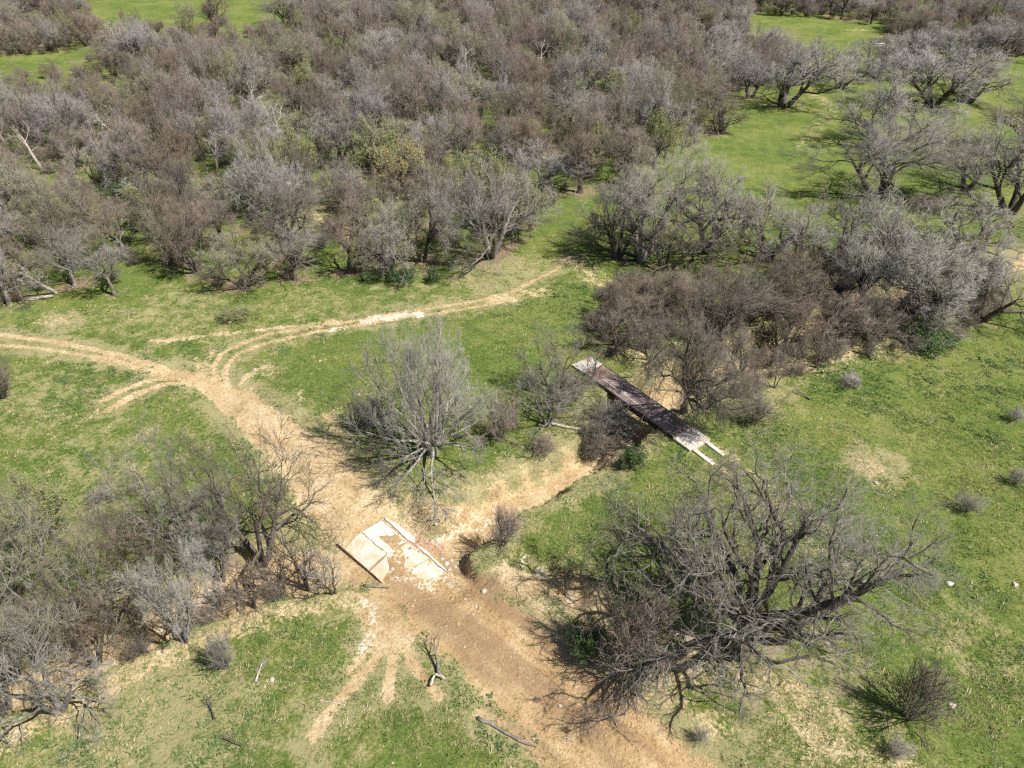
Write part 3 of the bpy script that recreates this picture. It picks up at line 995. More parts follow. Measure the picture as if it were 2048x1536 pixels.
hero('gnarled_tree', 'oak', 53, (1838, 628), (1745, 2035), 430, mset('bark_dark', 'twig_grey'),
     'large bare tree with dark bent limbs at the right end of the creek thicket', hf=1.05, rf=1.15, twig=.0075, thick=.75, splat=.5)

NEAR = [
 ('bare_tree', 'spread0', (848, 522), (755, 925), 340, mset('bark_dark', 'twig_grey'), 'dark stemmed bare tree at the wood edge above the three green bushes'),
 ('bare_tree', 'spread1', (1415, 502), (1350, 1545), 300, mset('bark_dark', 'twig_grey'), 'bare tree with curved dark stems, second right of the track gap'),
 ('bare_tree', 'spread0', (1535, 520), (1470, 1660), 375, mset('bark_dark', 'twig_grey'), 'low bare tree with crooked dark limbs, third right of the track gap'),
 ('bare_tree', 'spread1', (1690, 530), (1630, 1790), 400, mset('bark_dark', 'twig_grey'), 'bare tree in front of the lone meadow tree, grey dense twigs'),
 ('bare_tree', 'spread0', (1778, 300), (1670, 1875), 155, mset('bark_dark', 'twig_lilac'), 'bare tree directly behind the lone upper right meadow tree'),
 ('bare_tree', 'spread1', (1565, 212), (1480, 1655), 75, mset('bark_dark', 'twig_lilac'), 'dome shaped bare tree in a ring of brush at the upper meadow edge'),
 ('bare_tree', 'spread0', (1680, 176), (1640, 1745), 88, mset('bark_dark', 'twig_grey'), 'small bare tree with curved stems right of the dome shaped one'),
 ('bare_tree', 'vase1', (1745, 158), (1700, 1800), 75, mset('bark_dark', 'twig_grey'), 'bare tree in front of the white trough in the far clearing'),
 ('bare_tree', 'vase0', (1865, 212), (1815, 2000), 100, mset('bark_dark', 'twig_lilac'), 'wide leaning bare tree left of the right edge clearing'),
 ('bare_tree', 'round1', (1810, 135), (1750, 1860), 55, mset('bark_dark', 'twig_lilac'), 'bare pale tree right of the white trough in the far clearing'),
 ('bare_tree', 'vase1', (1900, 130), (1840, 1970), 50, mset('bark_dark', 'twig_lilac'), 'pale bare tree at the top right, left of the corner tree'),
 ('bare_tree', 'vase0', (2000, 120), (1930, 2070), 45, mset('bark_dark', 'twig_lilac'), 'pale bare tree in the top right corner below the far wood'),
 ('bare_tree', 'spread1', (2020, 425), (1900, 2110), 250, mset('bark_dark', 'twig_grey'), 'bare tree cut by the right edge above the thicket'),
 ('bare_tree', 'spread0', (1935, 500), (1850, 2060), 400, mset('bark_dark', 'twig_grey'), 'grey bare tree behind the gnarled dark one at right'),
 ('bare_tree', 'round2', (2040, 300), (1975, 2100), 190, mset('bark_dark', 'twig_brown'), 'brown brushy tree at the right edge of the upper meadow'),
 ('bare_tree', 'spread1', (1438, 268), (1385, 1490), 200, mset('bark_dark', 'twig_dark'), 'dark gnarled bare tree on the left rim of the upper right meadow'),
 ('bare_tree', 'round0', (1160, 385), (1090, 1230), 250, mset('bark_dark', 'twig_brown'), 'brown bare tree behind the grassy gap of the track'),
 ('bare_tree', 'vase0', (1235, 515), (1175, 1320), 350, mset('bark_dark', 'twig_grey'), 'bare tree nearest the track gap on its right side'),
 ('bare_tree', 'spread1', (1600, 640), (1520, 1700), 490, mset('bark_dark', 'twig_brown'), 'brown bare tree rising over the creek thicket, left of middle'),
 ('bare_tree', 'round0', (1715, 640), (1630, 1800), 465, mset('bark_dark', 'twig_grey'), 'grey bare tree over the creek thicket, left of the gnarled one'),
 ('bare_tree', 'spread0', (1960, 640), (1870, 2060), 480, mset('bark_dark', 'twig_grey'), 'grey bare tree right of the gnarled one, edge of the meadow'),
 ('bare_tree', 'round2', (1440, 680), (1360, 1520), 530, mset('bark_dark', 'twig_dark'), 'slender dark bare tree in the thicket beyond the bridge tree, right'),
 ('bare_tree', 'vase1', (1285, 655), (1215, 1370), 555, mset('bark_dark', 'twig_brown'), 'brown bare tree in the thicket beyond the bridge, left part'),
 ('bare_tree', 'spread0', (1360, 640), (1300, 1440), 540, mset('bark_dark', 'twig_brown'), 'brown bare tree in the thicket directly above the bridge tree'),
 ('bare_tree', 'spread0', (1610, 545), (1540, 1700), 420, mset('bark_dark', 'twig_grey'), 'grey bare tree between the crooked low one and the dense grey one'),
 ('bare_tree', 'spread1', (1790, 545), (1720, 1890), 430, mset('bark_dark', 'twig_grey'), 'grey bare tree behind and left of the gnarled dark one'),
 ('bare_tree', 'spread1', (1500, 196), (1450, 1560), 95, mset('bark_dark', 'twig_lilac'), 'bare tree just left of the dome shaped one, upper meadow corner'),
 ('bare_tree', 'spread0', (1610, 150), (1555, 1670), 70, mset('bark_dark', 'twig_lilac'), 'bare tree behind the dome shaped one at the upper meadow'),
 ('bare_tree', 'vase1', (1480, 140), (1420, 1540), 50, mset('bark_dark', 'twig_lilac'), 'pale bare tree at the wood corner left of the far clearing'),
 ('bare_tree', 'spread1', (1935, 205), (1870, 2010), 110, mset('bark_dark', 'twig_grey'), 'grey bare tree right of the wide leaning one at upper right'),
 ('bare_tree', 'spread0', (1840, 165), (1780, 1900), 80, mset('bark_dark', 'twig_lilac'), 'pale bare tree behind the wide leaning one at upper right'),
 ('bare_tree', 'spread1', (1930, 380), (1860, 2010), 270, mset('bark_dark', 'twig_grey'), 'grey bare tree between the lone meadow tree and the right edge tree'),
 ('bare_tree', 'spread2', (1330, 545), (1250, 1420), 420, mset('bark_dark', 'twig_dark'), 'dark low sprawling bare tree in front of the tall many stemmed one'),
 ('bare_tree', 'spread0', (1500, 640), (1420, 1590), 530, mset('bark_dark', 'twig_dark'), 'dark bare tree in the creek thicket straight above the sparse dark bush'),
 ('bare_tree', 'spread1', (1560, 705), (1490, 1650), 600, mset('bark_dark', 'twig_brown'), 'low brown bare tree at the front of the creek thicket, middle'),
 ('bare_tree', 'spread0', (1660, 690), (1590, 1750), 590, mset('bark_dark', 'twig_brown'), 'low brown bare tree at the front of the creek thicket, right of middle'),
 ('bare_tree', 'spread1', (1755, 680), (1690, 1840), 580, mset('bark_dark', 'twig_dark'), 'low dark bare tree at the front of the thicket below the gnarled one'),
 ('bare_tree', 'spread0', (1235, 690), (1180, 1310), 590, mset('bark_dark', 'twig_brown'), 'brown bare tree at the thicket corner above the far bridge slab'),
 ('bare_tree', 'spread1', (1480, 745), (1420, 1550), 660, mset('bark_dark', 'twig_dark'), 'low dark bare tree right of the bridge tree on the creek edge'),
 ('bare_tree', 'spread2', (1300, 720), (1230, 1370), 630, mset('bark_dark', 'twig_dark'), 'thin dark bare tree behind the bridge deck, left of the bridge tree'),
 # left creek side
 ('bare_tree', 'spread2', (357, 1085), (215, 480), 880, mset('bark_grey', 'twig_grey'), 'pale trunked bare tree on the left creek bank, grey crown over grass'),
 ('bare_tree', 'spread2', (528, 1122), (400, 720), 850, mset('bark_dark', 'twig_dark'), 'dark bare tree spreading over the sandy road left of the ford'),
 ('bare_tree', 'spread2', (85, 1300), (-90, 300), 1030, mset('bark_grey', 'twig_olive'), 'large grey bare tree on the creek bank at the left edge'),
 ('bare_tree', 'vase0', (372, 1282), (270, 440), 1110, mset('bark_grey', 'twig_grey'), 'slim bare tree leaning over the creek bed, grey trunk, left of the round bush'),
 ('budding_tree', 'bud0', (115, 1082), (20, 190), 945, mset('bark_grey', 'twig_olive'), 'small tree with fresh yellow green buds near the left edge above the creek'),
 ('bare_tree', 'spread2', (15, 1190), (-120, 140), 990, mset('bark_grey', 'twig_grey'), 'grey bare tree cut by the left edge beside the budding one'),
 ('bare_tree', 'spread2', (215, 1235), (90, 340), 1050, mset('bark_grey', 'twig_olive'), 'olive grey bare tree in the left creek thicket, left of the leaning one'),
 ('bare_tree', 'spread2', (300, 1190), (200, 400), 1010, mset('bark_dark', 'twig_brown'), 'brownish bare tree just below the pale trunked one on the left bank'),
 ('bare_tree', 'vase0', (445, 1160), (370, 520), 1010, mset('bark_grey', 'twig_grey'), 'whitish twiggy small tree between pale trunked and dark spreading trees'),
 ('bare_tree', 'spread2', (120, 1420), (-20, 270), 1270, mset('bark_grey', 'twig_grey'), 'greyish bare tree bending down over the grass at the lower left'),
 ('bare_tree', 'spread2', (15, 1420), (-110, 120), 1230, mset('bark_grey', 'twig_grey'), 'greyish bare tree cut by the lower left edge'),
 ('bare_tree', 'vase1', (195, 1330), (110, 290), 1190, mset('bark_dark', 'twig_brown'), 'thin brown bare tree on the near creek bank at lower left'),
 ('bare_tree', 'sapling0', (565, 1180), (510, 620), 1080, mset('bark_dark', 'twig_dark'), 'thin dark bare tree on the creek bank, below the dark spreading tree'),
 ('bare_tree', 'sapling1', (615, 1178), (565, 690), 1060, mset('bark_dark', 'twig_dark'), 'thin dark bare tree leaning towards the ford, left of the pipe'),
 ('bare_tree', 'sapling0', (668, 1188), (620, 715), 1100, mset('bark_dark', 'twig_grey'), 'short grey bare tree nearest the pipe end of the ford'),
 ('bare_tree', 'sapling1', (510, 1215), (460, 560), 1110, mset('bark_dark', 'twig_brown'), 'thin brown bare tree above the round bush on the creek edge'),
 ('bare_tree', 'sapling0', (440, 1215), (395, 490), 1130, mset('bark_grey', 'twig_grey'), 'thin grey bare tree in the sandy creek bed, right of the leaning tree'),
 # by the bridge
 ('bare_tree', 'spread2', (1112, 800), (1030, 1215), 655, mset('bark_dark', 'twig_grey'), 'thin dark bare tree left of the far bridge slab'),
 ('bare_tree', 'sapling1', (1180, 770), (1150, 1225), 690, mset('bark_dark', 'twig_dark'), 'thin sapling rising in front of the far bridge slab'),
 ('bare_tree', 'spread2', (1095, 850), (1015, 1180), 745, mset('bark_grey', 'twig_grey'), 'grey twiggy small tree above the pale fallen log'),
 # the wood's front row
 ('bare_tree', 'vase1', (490, 575), (395, 560), 475, mset('bark_dark', 'twig_olive'), 'olive tinted low bare tree at the wood edge above the left junction'),
 ('bare_tree', 'vase0', (395, 545), (300, 470), 400, mset('bark_dark', 'twig_brown'), 'brown bare tree with slanting stems at the wood edge, left of the olive one'),
 ('bare_tree', 'round1', (230, 590), (170, 300), 470, mset('bark_grey', 'twig_grey'), 'grey bare tree on bright grass at the wood edge near the left side'),
 ('bare_tree', 'round2', (150, 570), (90, 220), 440, mset('bark_grey', 'twig_grey'), 'grey bare tree just right of the leaning pale snag'),
 ('bare_tree', 'round0', (20, 610), (-60, 90), 500, mset('bark_grey', 'twig_grey'), 'grey bare tree at the left edge below the leaning snag'),
 ('bare_tree', 'round1', (700, 545), (630, 790), 420, mset('bark_dark', 'twig_brown'), 'brown low bare tree at the wood edge left of the three green bushes'),
 ('bare_tree', 'round2', (590, 560), (530, 660), 440, mset('bark_dark', 'twig_grey'), 'grey brown bare tree at the wood edge, right of the olive one'),
]
for t in NEAR:
    put(*t, rf=1.42 if t[2][1] < 560 and t[2][0] > 1150 else (1.28 if t[2][1] < 700 and t[2][0] > 1150 else 1.08), hf=1.03 if t[2][1] < 560 else .97)
BUSHES = [
 ('bare_bush', 'bush0', (455, 1335), (420, 492), 1258, mset('twig_grey', 'twig_grey'), 'round grey bare bush on the grass at lower left'),
 ('bare_bush', 'bush1', (1008, 1088), (960, 1050), 1010, mset('twig_dark', 'twig_mauve'), 'purplish bare bush on the bank beside the sandy creek'),
 ('bare_bush', 'bush2', (1262, 1322), (1160, 1360), 1165, mset('twig_dark', 'twig_mauve'), 'dense mauve bare bush left of the huge oak, beside the road'),
 ('bare_bush', 'bush0', (8, 795), (-40, 55), 710, mset('twig_dark', 'twig_dark'), 'dark bare bush cut by the left edge below the twin track'),
 ('bare_bush', 'bush1', (1815, 1435), (1745, 1895), 1330, mset('twig_dark', 'twig_dark'), 'dark low bare bush on the grass right of the oak'),
 ('bare_bush', 'bush2', (1510, 845), (1460, 1555), 785, mset('twig_dark', 'twig_dark'), 'sparse dark bush right of the bridge tree at the grass edge'),
 ('bare_bush', 'bush0', (1000, 880), (930, 1030), 790, mset('twig_dark', 'twig_brown'), 'brownish bush at the right side of the central pale tree'),
 ('bare_bush', 'bush1', (745, 850), (690, 800), 790, mset('twig_dark', 'twig_dark'), 'dark thin bush at the left side of the central pale tree'),
 ('bare_bush', 'bush1', (2025, 842), (2008, 2045), 812, mset('twig_dark', 'twig_grey'), 'small bare bush on the right meadow, upper of two at the edge'),
 ('bare_bush', 'bush2', (2030, 968), (2005, 2055), 935, mset('twig_dark', 'twig_grey'), 'small bare bush on the right meadow, lower of two at the edge'),
 ('bare_bush', 'bush0', (1930, 1020), (1900, 1965), 985, mset('twig_dark', 'twig_grey'), 'thin grey bush on the right meadow above the oak crown tip'),
 ('bare_bush', 'bush1', (1700, 770), (1680, 1740), 748, mset('twig_dark', 'twig_grey'), 'small thin bush on the grass in front of the creek thicket'),
 ('bare_bush', 'bush2', (205, 1000), (170, 245), 975, mset('twig_dark', 'twig_grey'), 'tiny thin bush in the grass above the budding tree'),
 ('bare_bush', 'bush0', (1855, 420), (1800, 1900), 390, mset('twig_dark', 'twig_brown'), 'low brown bush on the meadow below the lone upper right tree'),
 ('bare_bush', 'bush1', (1130, 1190), (1170, 1215), 1120, mset('twig_dark', 'twig_dark'), 'thin dark bush on the eroded bank between road and oak'),
 ('bare_bush', 'bush1', (1400, 1480), (1385, 1425), 1455, mset('twig_grey', 'twig_grey'), 'small low bush near the bottom edge below the oak'),
 ('bare_bush', 'bush2', (1790, 1510), (1770, 1830), 1480, mset('twig_grey', 'twig_grey'), 'thin bush at the bottom edge, lower right corner'),
 ('budding_bush', 'budbush0', (470, 640), (445, 520), 610, mset('twig_olive', 'twig_olive'), 'small greenish bush at the meadow rim above the left junction'),
]
for t in BUSHES:
    put(*t, cat='bush', splat=.3)
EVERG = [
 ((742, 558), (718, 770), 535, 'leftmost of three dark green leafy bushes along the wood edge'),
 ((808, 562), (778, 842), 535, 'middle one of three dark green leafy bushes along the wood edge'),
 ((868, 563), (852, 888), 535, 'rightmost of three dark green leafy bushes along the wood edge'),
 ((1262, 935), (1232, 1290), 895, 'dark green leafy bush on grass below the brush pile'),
 ((1170, 1305), (1125, 1215), 1262, 'dark green leaf clump put in for the shaded grass under the mauve roadside bush'),  # no bush grows here: dark leaves stand in for shade on the grass
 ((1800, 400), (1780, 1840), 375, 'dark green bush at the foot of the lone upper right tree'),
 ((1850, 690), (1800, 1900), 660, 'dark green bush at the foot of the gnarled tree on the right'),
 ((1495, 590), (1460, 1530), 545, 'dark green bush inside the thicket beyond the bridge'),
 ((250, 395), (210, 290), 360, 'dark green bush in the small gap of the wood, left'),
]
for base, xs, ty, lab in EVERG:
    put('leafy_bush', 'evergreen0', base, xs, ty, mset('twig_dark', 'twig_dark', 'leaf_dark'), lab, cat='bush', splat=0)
put('budding_tree', 'bud0', (810, 400), (740, 900), 265, mset('bark_dark', 'twig_olive', 'leaf_ochre'), 'ochre leafed tree in the wood behind the big lilac tree', splat=.4)

SNAGS = [((112, 586), (60, 120), 505, 'pale dead trunk leaning left at the wood edge', (0, -.55)),
 ((232, 98), (195, 270), 42, 'white dead tree at the far narrow clearing, top left', None),
 ((85, 340), (55, 115), 250, 'pale dead trunk in the left wood', (0, -.3)), ((245, 280), (180, 255), 205, 'pale dead trunk leaning left in the wood, upper left', (0, -.7)),
 ((932, 165), (910, 960), 85, 'whitest dead tree in the middle of the wood', None), ((870, 150), (850, 895), 95, 'pale dead tree left of the whitest one', None),
 ((750, 118), (735, 790), 70, 'pale dead tree with crossed arms in the upper wood', None), ((688, 62), (660, 710), 25, 'pale dead tree high in the picture, centre left', None),
 ((1080, 140), (1060, 1110), 80, 'thin pale dead tree in the upper centre of the wood', None), ((515, 240), (480, 550), 160, 'pale barked dead tree left of centre in the wood', None),
 ((565, 300), (520, 600), 200, 'tall dead tree with pale limbs in the wood, left of centre', None), ((610, 100), (590, 640), 55, 'pale dead tree near the top, between the clearings', None),
 ((435, 350), (410, 460), 270, 'grey dead trunk in front of the lilac crowns, left', (0, .2)), ((1115, 330), (1095, 1140), 280, 'pale broken trunk behind the grassy gap', (0, -.25)),
 ((20, 300), (-20, 50), 230, 'pale dead trunk near the left edge of the wood', (0, -.35))]
for k, (base, xs, ty, lab, tilt) in enumerate(SNAGS):
    put('dead_tree', 'snag%d' % (k % 2), base, xs, ty, mset('bark_pale', 'bark_pale'), lab, cat='dead tree', hf=1.08, splat=0, tilt=tilt, keep=False)
    gx_, gy_, _ = ground_at(*base); gd = math.hypot(gx_, gy_)
    PLACED.append((gx_, gy_, 2.6)); PLACED.append((gx_ - gx_ / gd * 5.5, gy_ - gy_ / gd * 5.5, 4.2))

# ------------------------------------------------------------------ the wood: trees scattered on the ground inside its outline
def scatter(cell, seed, polys, excl=1.0, ymin=-25):
    r = random.Random(seed)
    out = []
    lo = np.min([p.min(0) for p in polys], 0); hi = np.max([p.max(0) for p in polys], 0)
    lo = np.maximum(lo, (-230, 10)); hi = np.minimum(hi, (230, 300))
    xs = np.arange(lo[0], hi[0], cell); ys = np.arange(lo[1], hi[1], cell)
    X, Y = np.meshgrid(xs, ys)
    X = X.ravel() + np.array([r.uniform(-.42, .42) for _ in range(X.size)]) * cell
    Y = Y.ravel() + np.array([r.uniform(-.42, .42) for _ in range(Y.size)]) * cell
    ok = np.zeros(X.shape, bool)
    for p in polys:
        ok |= in_poly(X, Y, p)
    for p in FARGP:
        ok &= ~in_poly(X, Y, p)
    px, py = to_pix(X, Y, 4.0)
    ok &= (px > -130) & (px < 2180) & (py > -60)
    X = X[ok]; Y = Y[ok]
    keep = np.ones(X.shape, bool)
    for (ax, ay, ar) in PLACED:
        keep &= np.hypot(X - ax, Y - ay) > ar * excl
    return X[keep], Y[keep]

SX, SY = scatter(6.0, 5, [WOODP], .85)
# nothing tall stands in front of the far clearings
VIEW = [[(165, -5), (300, -5), (310, 30), (200, 20)], [(310, 20), (420, 26), (420, 36), (330, 34)], [(470, 24), (540, 20), (545, 40), (470, 40)], [(-60, 112), (60, 102), (215, 92), (225, 104), (110, 122), (-60, 150)], [(1500, 44), (1735, 50), (1735, 78), (1640, 72), (1500, 60)]]
vis = np.ones(SX.shape, bool)
for P in VIEW:
    P = np.array(P, float)
    for hz in (1.5, 3.5, 5.5, 7.5):
        for dx in (-3, 0, 3):
            qx, qy = to_pix(SX + dx, SY, hz)
            vis &= ~in_poly(qx, qy, P)
SX, SY = SX[vis], SY[vis]
order = np.argsort(np.hypot(SX, SY))
SX, SY = SX[order], SY[order]
SZ = height(SX, SY)
PXS, PYS = to_pix(SX, SY, SZ)
wr = random.Random(12)
def zone(px, py):
    col = 'left' if px < 520 else ('left centre' if px < 930 else ('right centre' if px < 1330 else 'right'))
    row = 'front ranks' if py > 330 else ('middle ranks' if py > 150 else 'far ranks')
    return row, col
TNAME = dict(twig_grey='grey', twig_lilac='pale lilac grey', twig_brown='brown', twig_dark='dark brown', twig_olive='olive grey', twig_mauve='mauve brown')
far_pts = []
count = 0
TW = ['twig_grey', 'twig_lilac', 'twig_brown', 'twig_brown', 'twig_dark', 'twig_dark', 'twig_olive']
TWF = ['twig_brown', 'twig_brown', 'twig_mauve', 'twig_mauve', 'twig_lilac', 'twig_olive', 'twig_grey']
for i in range(len(SX)):
    x, y, z = float(SX[i]), float(SY[i]), float(SZ[i])
    row, colz = zone(PXS[i], PYS[i])
    d = math.hypot(x, y)
    hh = wr.uniform(5.2, 9.6); rr = wr.uniform(3.0, 6.0) * (.82 + .025 * hh)
    bud = wr.random() < .085
    farness = min(1, max(0, (d - 80) / 60))
    tw = wr.choice(TWF) if wr.random() < farness else wr.choice(TW)
    key = wr.choice(['round0', 'round1', 'round2', 'spread0', 'spread1', 'spread0', 'spread1', 'vase1'])
    rz = wr.uniform(0, 6.28)
    if bud:
        plant('budding_tree', LIB['bud0'], (x, y, z - .05), rz, rr * .75 / 4.2, hh * .85 / 8, mset('bark_dark', 'twig_olive'),
              'tree with yellow green buds among bare ones, %s of the wood, %s' % (row, colz), 'tree', 'budding trees in the wood')
    elif count < 300:
        ms = LIB[key]
        plant('bare_tree', ms, (x, y, z - .05), rz, rr / ms['R'], hh / ms['H'], mset(wr.choice(['bark_dark', 'bark_dark', 'bark_grey']), tw),
              'leafless %s tree in the dense wood, %s, %s of the picture' % (TNAME[tw], row, colz), 'tree', '%s bare trees of the wood, %s %s' % (TNAME[tw], row, colz))
        count += 1
    else:
        far_pts.append((x, y, z, rz, rr, hh, key, tw))
    SPLATS.append((x, y, 3.2, .25))
print('WOOD', len(SX), 'individuals', count, 'far', len(far_pts))

# ------------------------------------------------------------------ masses: instances on points (undergrowth, far trees, grass, stones)
def points_object(name, P, rz, sc, idx, sources, label, tilt=None):
    """one object: a cloud of points, each carrying one of the source meshes"""
    me = bpy.data.meshes.new(name)
    me.vertices.add(len(P)); me.vertices.foreach_set('co', np.asarray(P, np.float32).ravel())
    sc = np.asarray(sc, np.float32)
    if sc.ndim == 1:
        sc = np.repeat(sc[:, None], 3, 1)
    rot = np.zeros((len(P), 3), np.float32); rot[:, 2] = rz
    if tilt is not None:
        rot[:, :2] = tilt
    a = me.attributes.new('rot', 'FLOAT_VECTOR', 'POINT'); a.data.foreach_set('vector', rot.ravel())
    a = me.attributes.new('siz', 'FLOAT_VECTOR', 'POINT'); a.data.foreach_set('vector', np.ascontiguousarray(sc).ravel())
    a = me.attributes.new('idx', 'INT', 'POINT'); a.data.foreach_set('value', np.asarray(idx, np.int32))
    o = bpy.data.objects.new(name, me); COL.objects.link(o)
    col = bpy.data.collections.new(name + '_sources')
    for k, s in enumerate(sources):
        s.name = '%03d_%s' % (k, name)
        col.objects.link(s)
    ng = bpy.data.node_groups.new(name + '_nodes', 'GeometryNodeTree')
    ng.interface.new_socket('Geometry', in_out='INPUT', socket_type='NodeSocketGeometry')
    ng.interface.new_socket('Geometry', in_out='OUTPUT', socket_type='NodeSocketGeometry')
    n = ng.nodes; l = ng.links
    gi = n.new('NodeGroupInput'); go = n.new('NodeGroupOutput')
    ci = n.new('GeometryNodeCollectionInfo')
    ci.inputs['Collection'].default_value = col
    ci.inputs['Separate Children'].default_value = True
    ci.inputs['Reset Children'].default_value = True
    ip = n.new('GeometryNodeInstanceOnPoints')
    ip.inputs['Pick Instance'].default_value = True
    def at(nm, ty):
        q = n.new('GeometryNodeInputNamedAttribute'); q.data_type = ty
        q.inputs['Name'].default_value = nm
        return q.outputs['Attribute']
    l.new(gi.outputs[0], ip.inputs['Points'])
    l.new(ci.outputs[0], ip.inputs['Instance'])
    l.new(at('idx', 'INT'), ip.inputs['Instance Index'])
    er = n.new('FunctionNodeEulerToRotation')
    l.new(at('rot', 'FLOAT_VECTOR'), er.inputs[0])
    l.new(er.outputs[0], ip.inputs['Rotation'])
    l.new(at('siz', 'FLOAT_VECTOR'), ip.inputs['Scale'])
    l.new(ip.outputs[0], go.inputs[0])
    md = o.modifiers.new('instances', 'NODES'); md.node_group = ng
    tag(o, label, None, None, 'stuff')
    return o

def merged(ms, mats, name):
    """one source object holding trunk, crown and foliage"""
    V, F, mi = [], [], []
    keys = [k for k in ('trunk', 'crown', 'foliage') if ms.get(k) is not None]
    ql, tl, qm, tm = [], [], [], []
    off = 0
    for j, k in enumerate(keys):
        me = ms[k]
        v = np.empty(len(me.vertices) * 3, np.float32); me.vertices.foreach_get('co', v)
        lv = np.empty(len(me.loops), np.int32); me.loops.foreach_get('vertex_index', lv)
        lt = np.empty(len(me.polygons), np.int32); me.polygons.foreach_get('loop_total', lt)
        ls = np.empty(len(me.polygons), np.int32); me.polygons.foreach_get('loop_start', ls)
        q = ls[lt == 4]; t = ls[lt == 3]
        if len(q):
            ql.append(lv[q[:, None] + np.arange(4)] + off); qm.append(np.full(len(q), j))
        if len(t):
            tl.append(lv[t[:, None] + np.arange(3)] + off); tm.append(np.full(len(t), j))
        V.append(v.reshape(-1, 3)); off += len(me.vertices)
    me = np_mesh(name, np.concatenate(V), np.concatenate(ql) if ql else None, np.concatenate(tl) if tl else None)
    me.polygons.foreach_set('material_index', np.concatenate(qm + tm).astype(np.int32))
    for k in keys:
        me.materials.append(mats[k])
    return bpy.data.objects.new(name, me)

if far_pts:
    combos = [('round0', 'twig_brown'), ('spread1', 'twig_mauve'), ('round2', 'twig_lilac'), ('round1', 'twig_olive'), ('spread0', 'twig_brown')]
    srcs = [merged(LIB[k], mset('bark_dark', t), 'far') for k, t in combos]
    fr = np.random.default_rng(3)
    idx = fr.choice(len(combos), len(far_pts), p=[.28, .27, .2, .1, .15])
    points_object('distant_wood', [(p[0], p[1], p[2] - .05) for p in far_pts], [p[3] for p in far_pts],
                  [(p[4] / 5.1, p[4] / 5.1, p[5] / 7.6) for p in far_pts], idx, srcs, 'brown mauve mass of bare trees filling the far wood')

# undergrowth inside the wood and the creek thickets
THICKET = [poly_ground([(1190, 600), (1300, 560), (1480, 560), (1700, 520), (1900, 500), (2000, 520), (2010, 620), (1900, 690), (1700, 720), (1560, 770), (1500, 800), (1440, 760), (1330, 690), (1230, 720), (1185, 690)])]
ug = np.random.default_rng(8)
UX, UY = scatter(3.5, 9, [WOODP], 0.0)
vis = np.ones(UX.shape, bool)
for P in VIEW:
    for hz in (.5, 2.5):
        qx, qy = to_pix(UX, UY, hz)
        vis &= ~in_poly(qx, qy, np.array(P, float))
UX, UY = UX[vis], UY[vis]
TX, TY = scatter(1.5, 10, THICKET, 0.0)
GYP = poly_ground([(0, 1190), (180, 1150), (330, 1150), (480, 1110), (640, 1090), (690, 1150), (660, 1200), (480, 1235), (330, 1290), (170, 1340), (60, 1420), (-120, 1480), (-150, 1250)])
CX, CY = scatter(2.5, 13, [GYP], 0.0)
AX = np.concatenate([UX, TX, CX]); AY = np.concatenate([UY, TY, CY])
isT = np.concatenate([np.zeros(len(UX)), np.ones(len(TX)), np.ones(len(CX)) * 2])
dB = np.abs((AX - BRN[0]) * BRA[1] - (AY - BRN[1]) * BRA[0])
tB = (AX - BRN[0]) * BRA[0] + (AY - BRN[1]) * BRA[1]
kp = ~((dB < 2.6) & (tB > -4) & (tB < BRL + 3))
dC, wC = dist_poly(AX, AY, CRP, CRW)
kp &= ~((isT > 0) & (dC < wC * .8) & (ug.random(len(AX)) < .8))
AX, AY, isT = AX[kp], AY[kp], isT[kp]
AZ = height(AX, AY)
srcs = [merged(LIB['bush0'], mset('twig_dark', 'twig_brown'), 's'), merged(LIB['bush1'], mset('bark_dark', 'twig_dark'), 's'),
        merged(LIB['bush2'], mset('bark_dark', 'twig_dark'), 's'), merged(LIB['budbush0'], mset('twig_olive', 'twig_olive'), 's'),
        merged(LIB['sapling0'], mset('twig_dark', 'twig_dark'), 's'), merged(LIB['sapling1'], mset('twig_brown', 'twig_brown'), 's')]
idx = np.where(isT > 0, ug.choice(6, len(AX), p=[.2, .3, .1, .03, .22, .15]), ug.choice(6, len(AX), p=[.3, .15, .2, .13, .1, .12]))
sc = ug.uniform(.45, 1.1, len(AX)) * np.where(isT == 1, .8, np.where(isT > 1, .85, .75 + .35 * smooth(80, 140, np.hypot(AX, AY))))
points_object('undergrowth', np.stack([AX, AY, AZ - .03], 1), ug.random(len(AX)) * 6.28, sc, idx, srcs, 'tangled brown brush and saplings under the trees and along the creek')
for x, y in zip(TX, TY):
    SPLATS.append((x, y, 1.6, .22))

# ------------------------------------------------------------------ fallen wood, stones, trough
def fallen(name, key, base, size, rz, tilt, mats, label, cat='fallen branch', flat=1.0, dz=.1):
    x, y, z = ground_at(*base)
    ms = LIB[key]
    s = size / ms['H']
    o = plant(name, ms, (x, y, z + dz), rz, s, s * flat, mats, label, cat)
    o.rotation_euler = (0, tilt, rz)
    return o
def heap(key, px, py, rad, h, rz, mats, label):
    x, y, z = ground_at(px, py)
    plant('dead_brush', LIB[key], (x, y, z + .05), rz, rad / LIB[key]['R'], h / LIB[key]['H'], mats, label, 'brush pile')
heap('spread1', 1252, 872, 3.9, 2.9, .6, mset('bark_grey', 'twig_grey'), 'grey radiating dead brush heaped in the creek against the bridge')
heap('bush1', 1190, 845, 2.2, 1.6, 2.0, mset('twig_grey', 'twig_grey'), 'flattened grey brush between the pale log and the bridge')
heap('spread1', 1150, 800, 2.6, 2.4, 1.0, mset('bark_dark', 'twig_dark'), 'dark tangled low brush left of the bridge, below its far slab')
heap('spread0', 1200, 905, 3.2, 1.7, 3.0, mset('bark_dark', 'twig_brown'), 'brown flattened brush choking the creek below the bridge')
heap('bush0', 1085, 905, 1.3, 1.2, 1.0, mset('twig_brown', 'twig_brown'), 'small brown brush clump on the bank below the pale log')
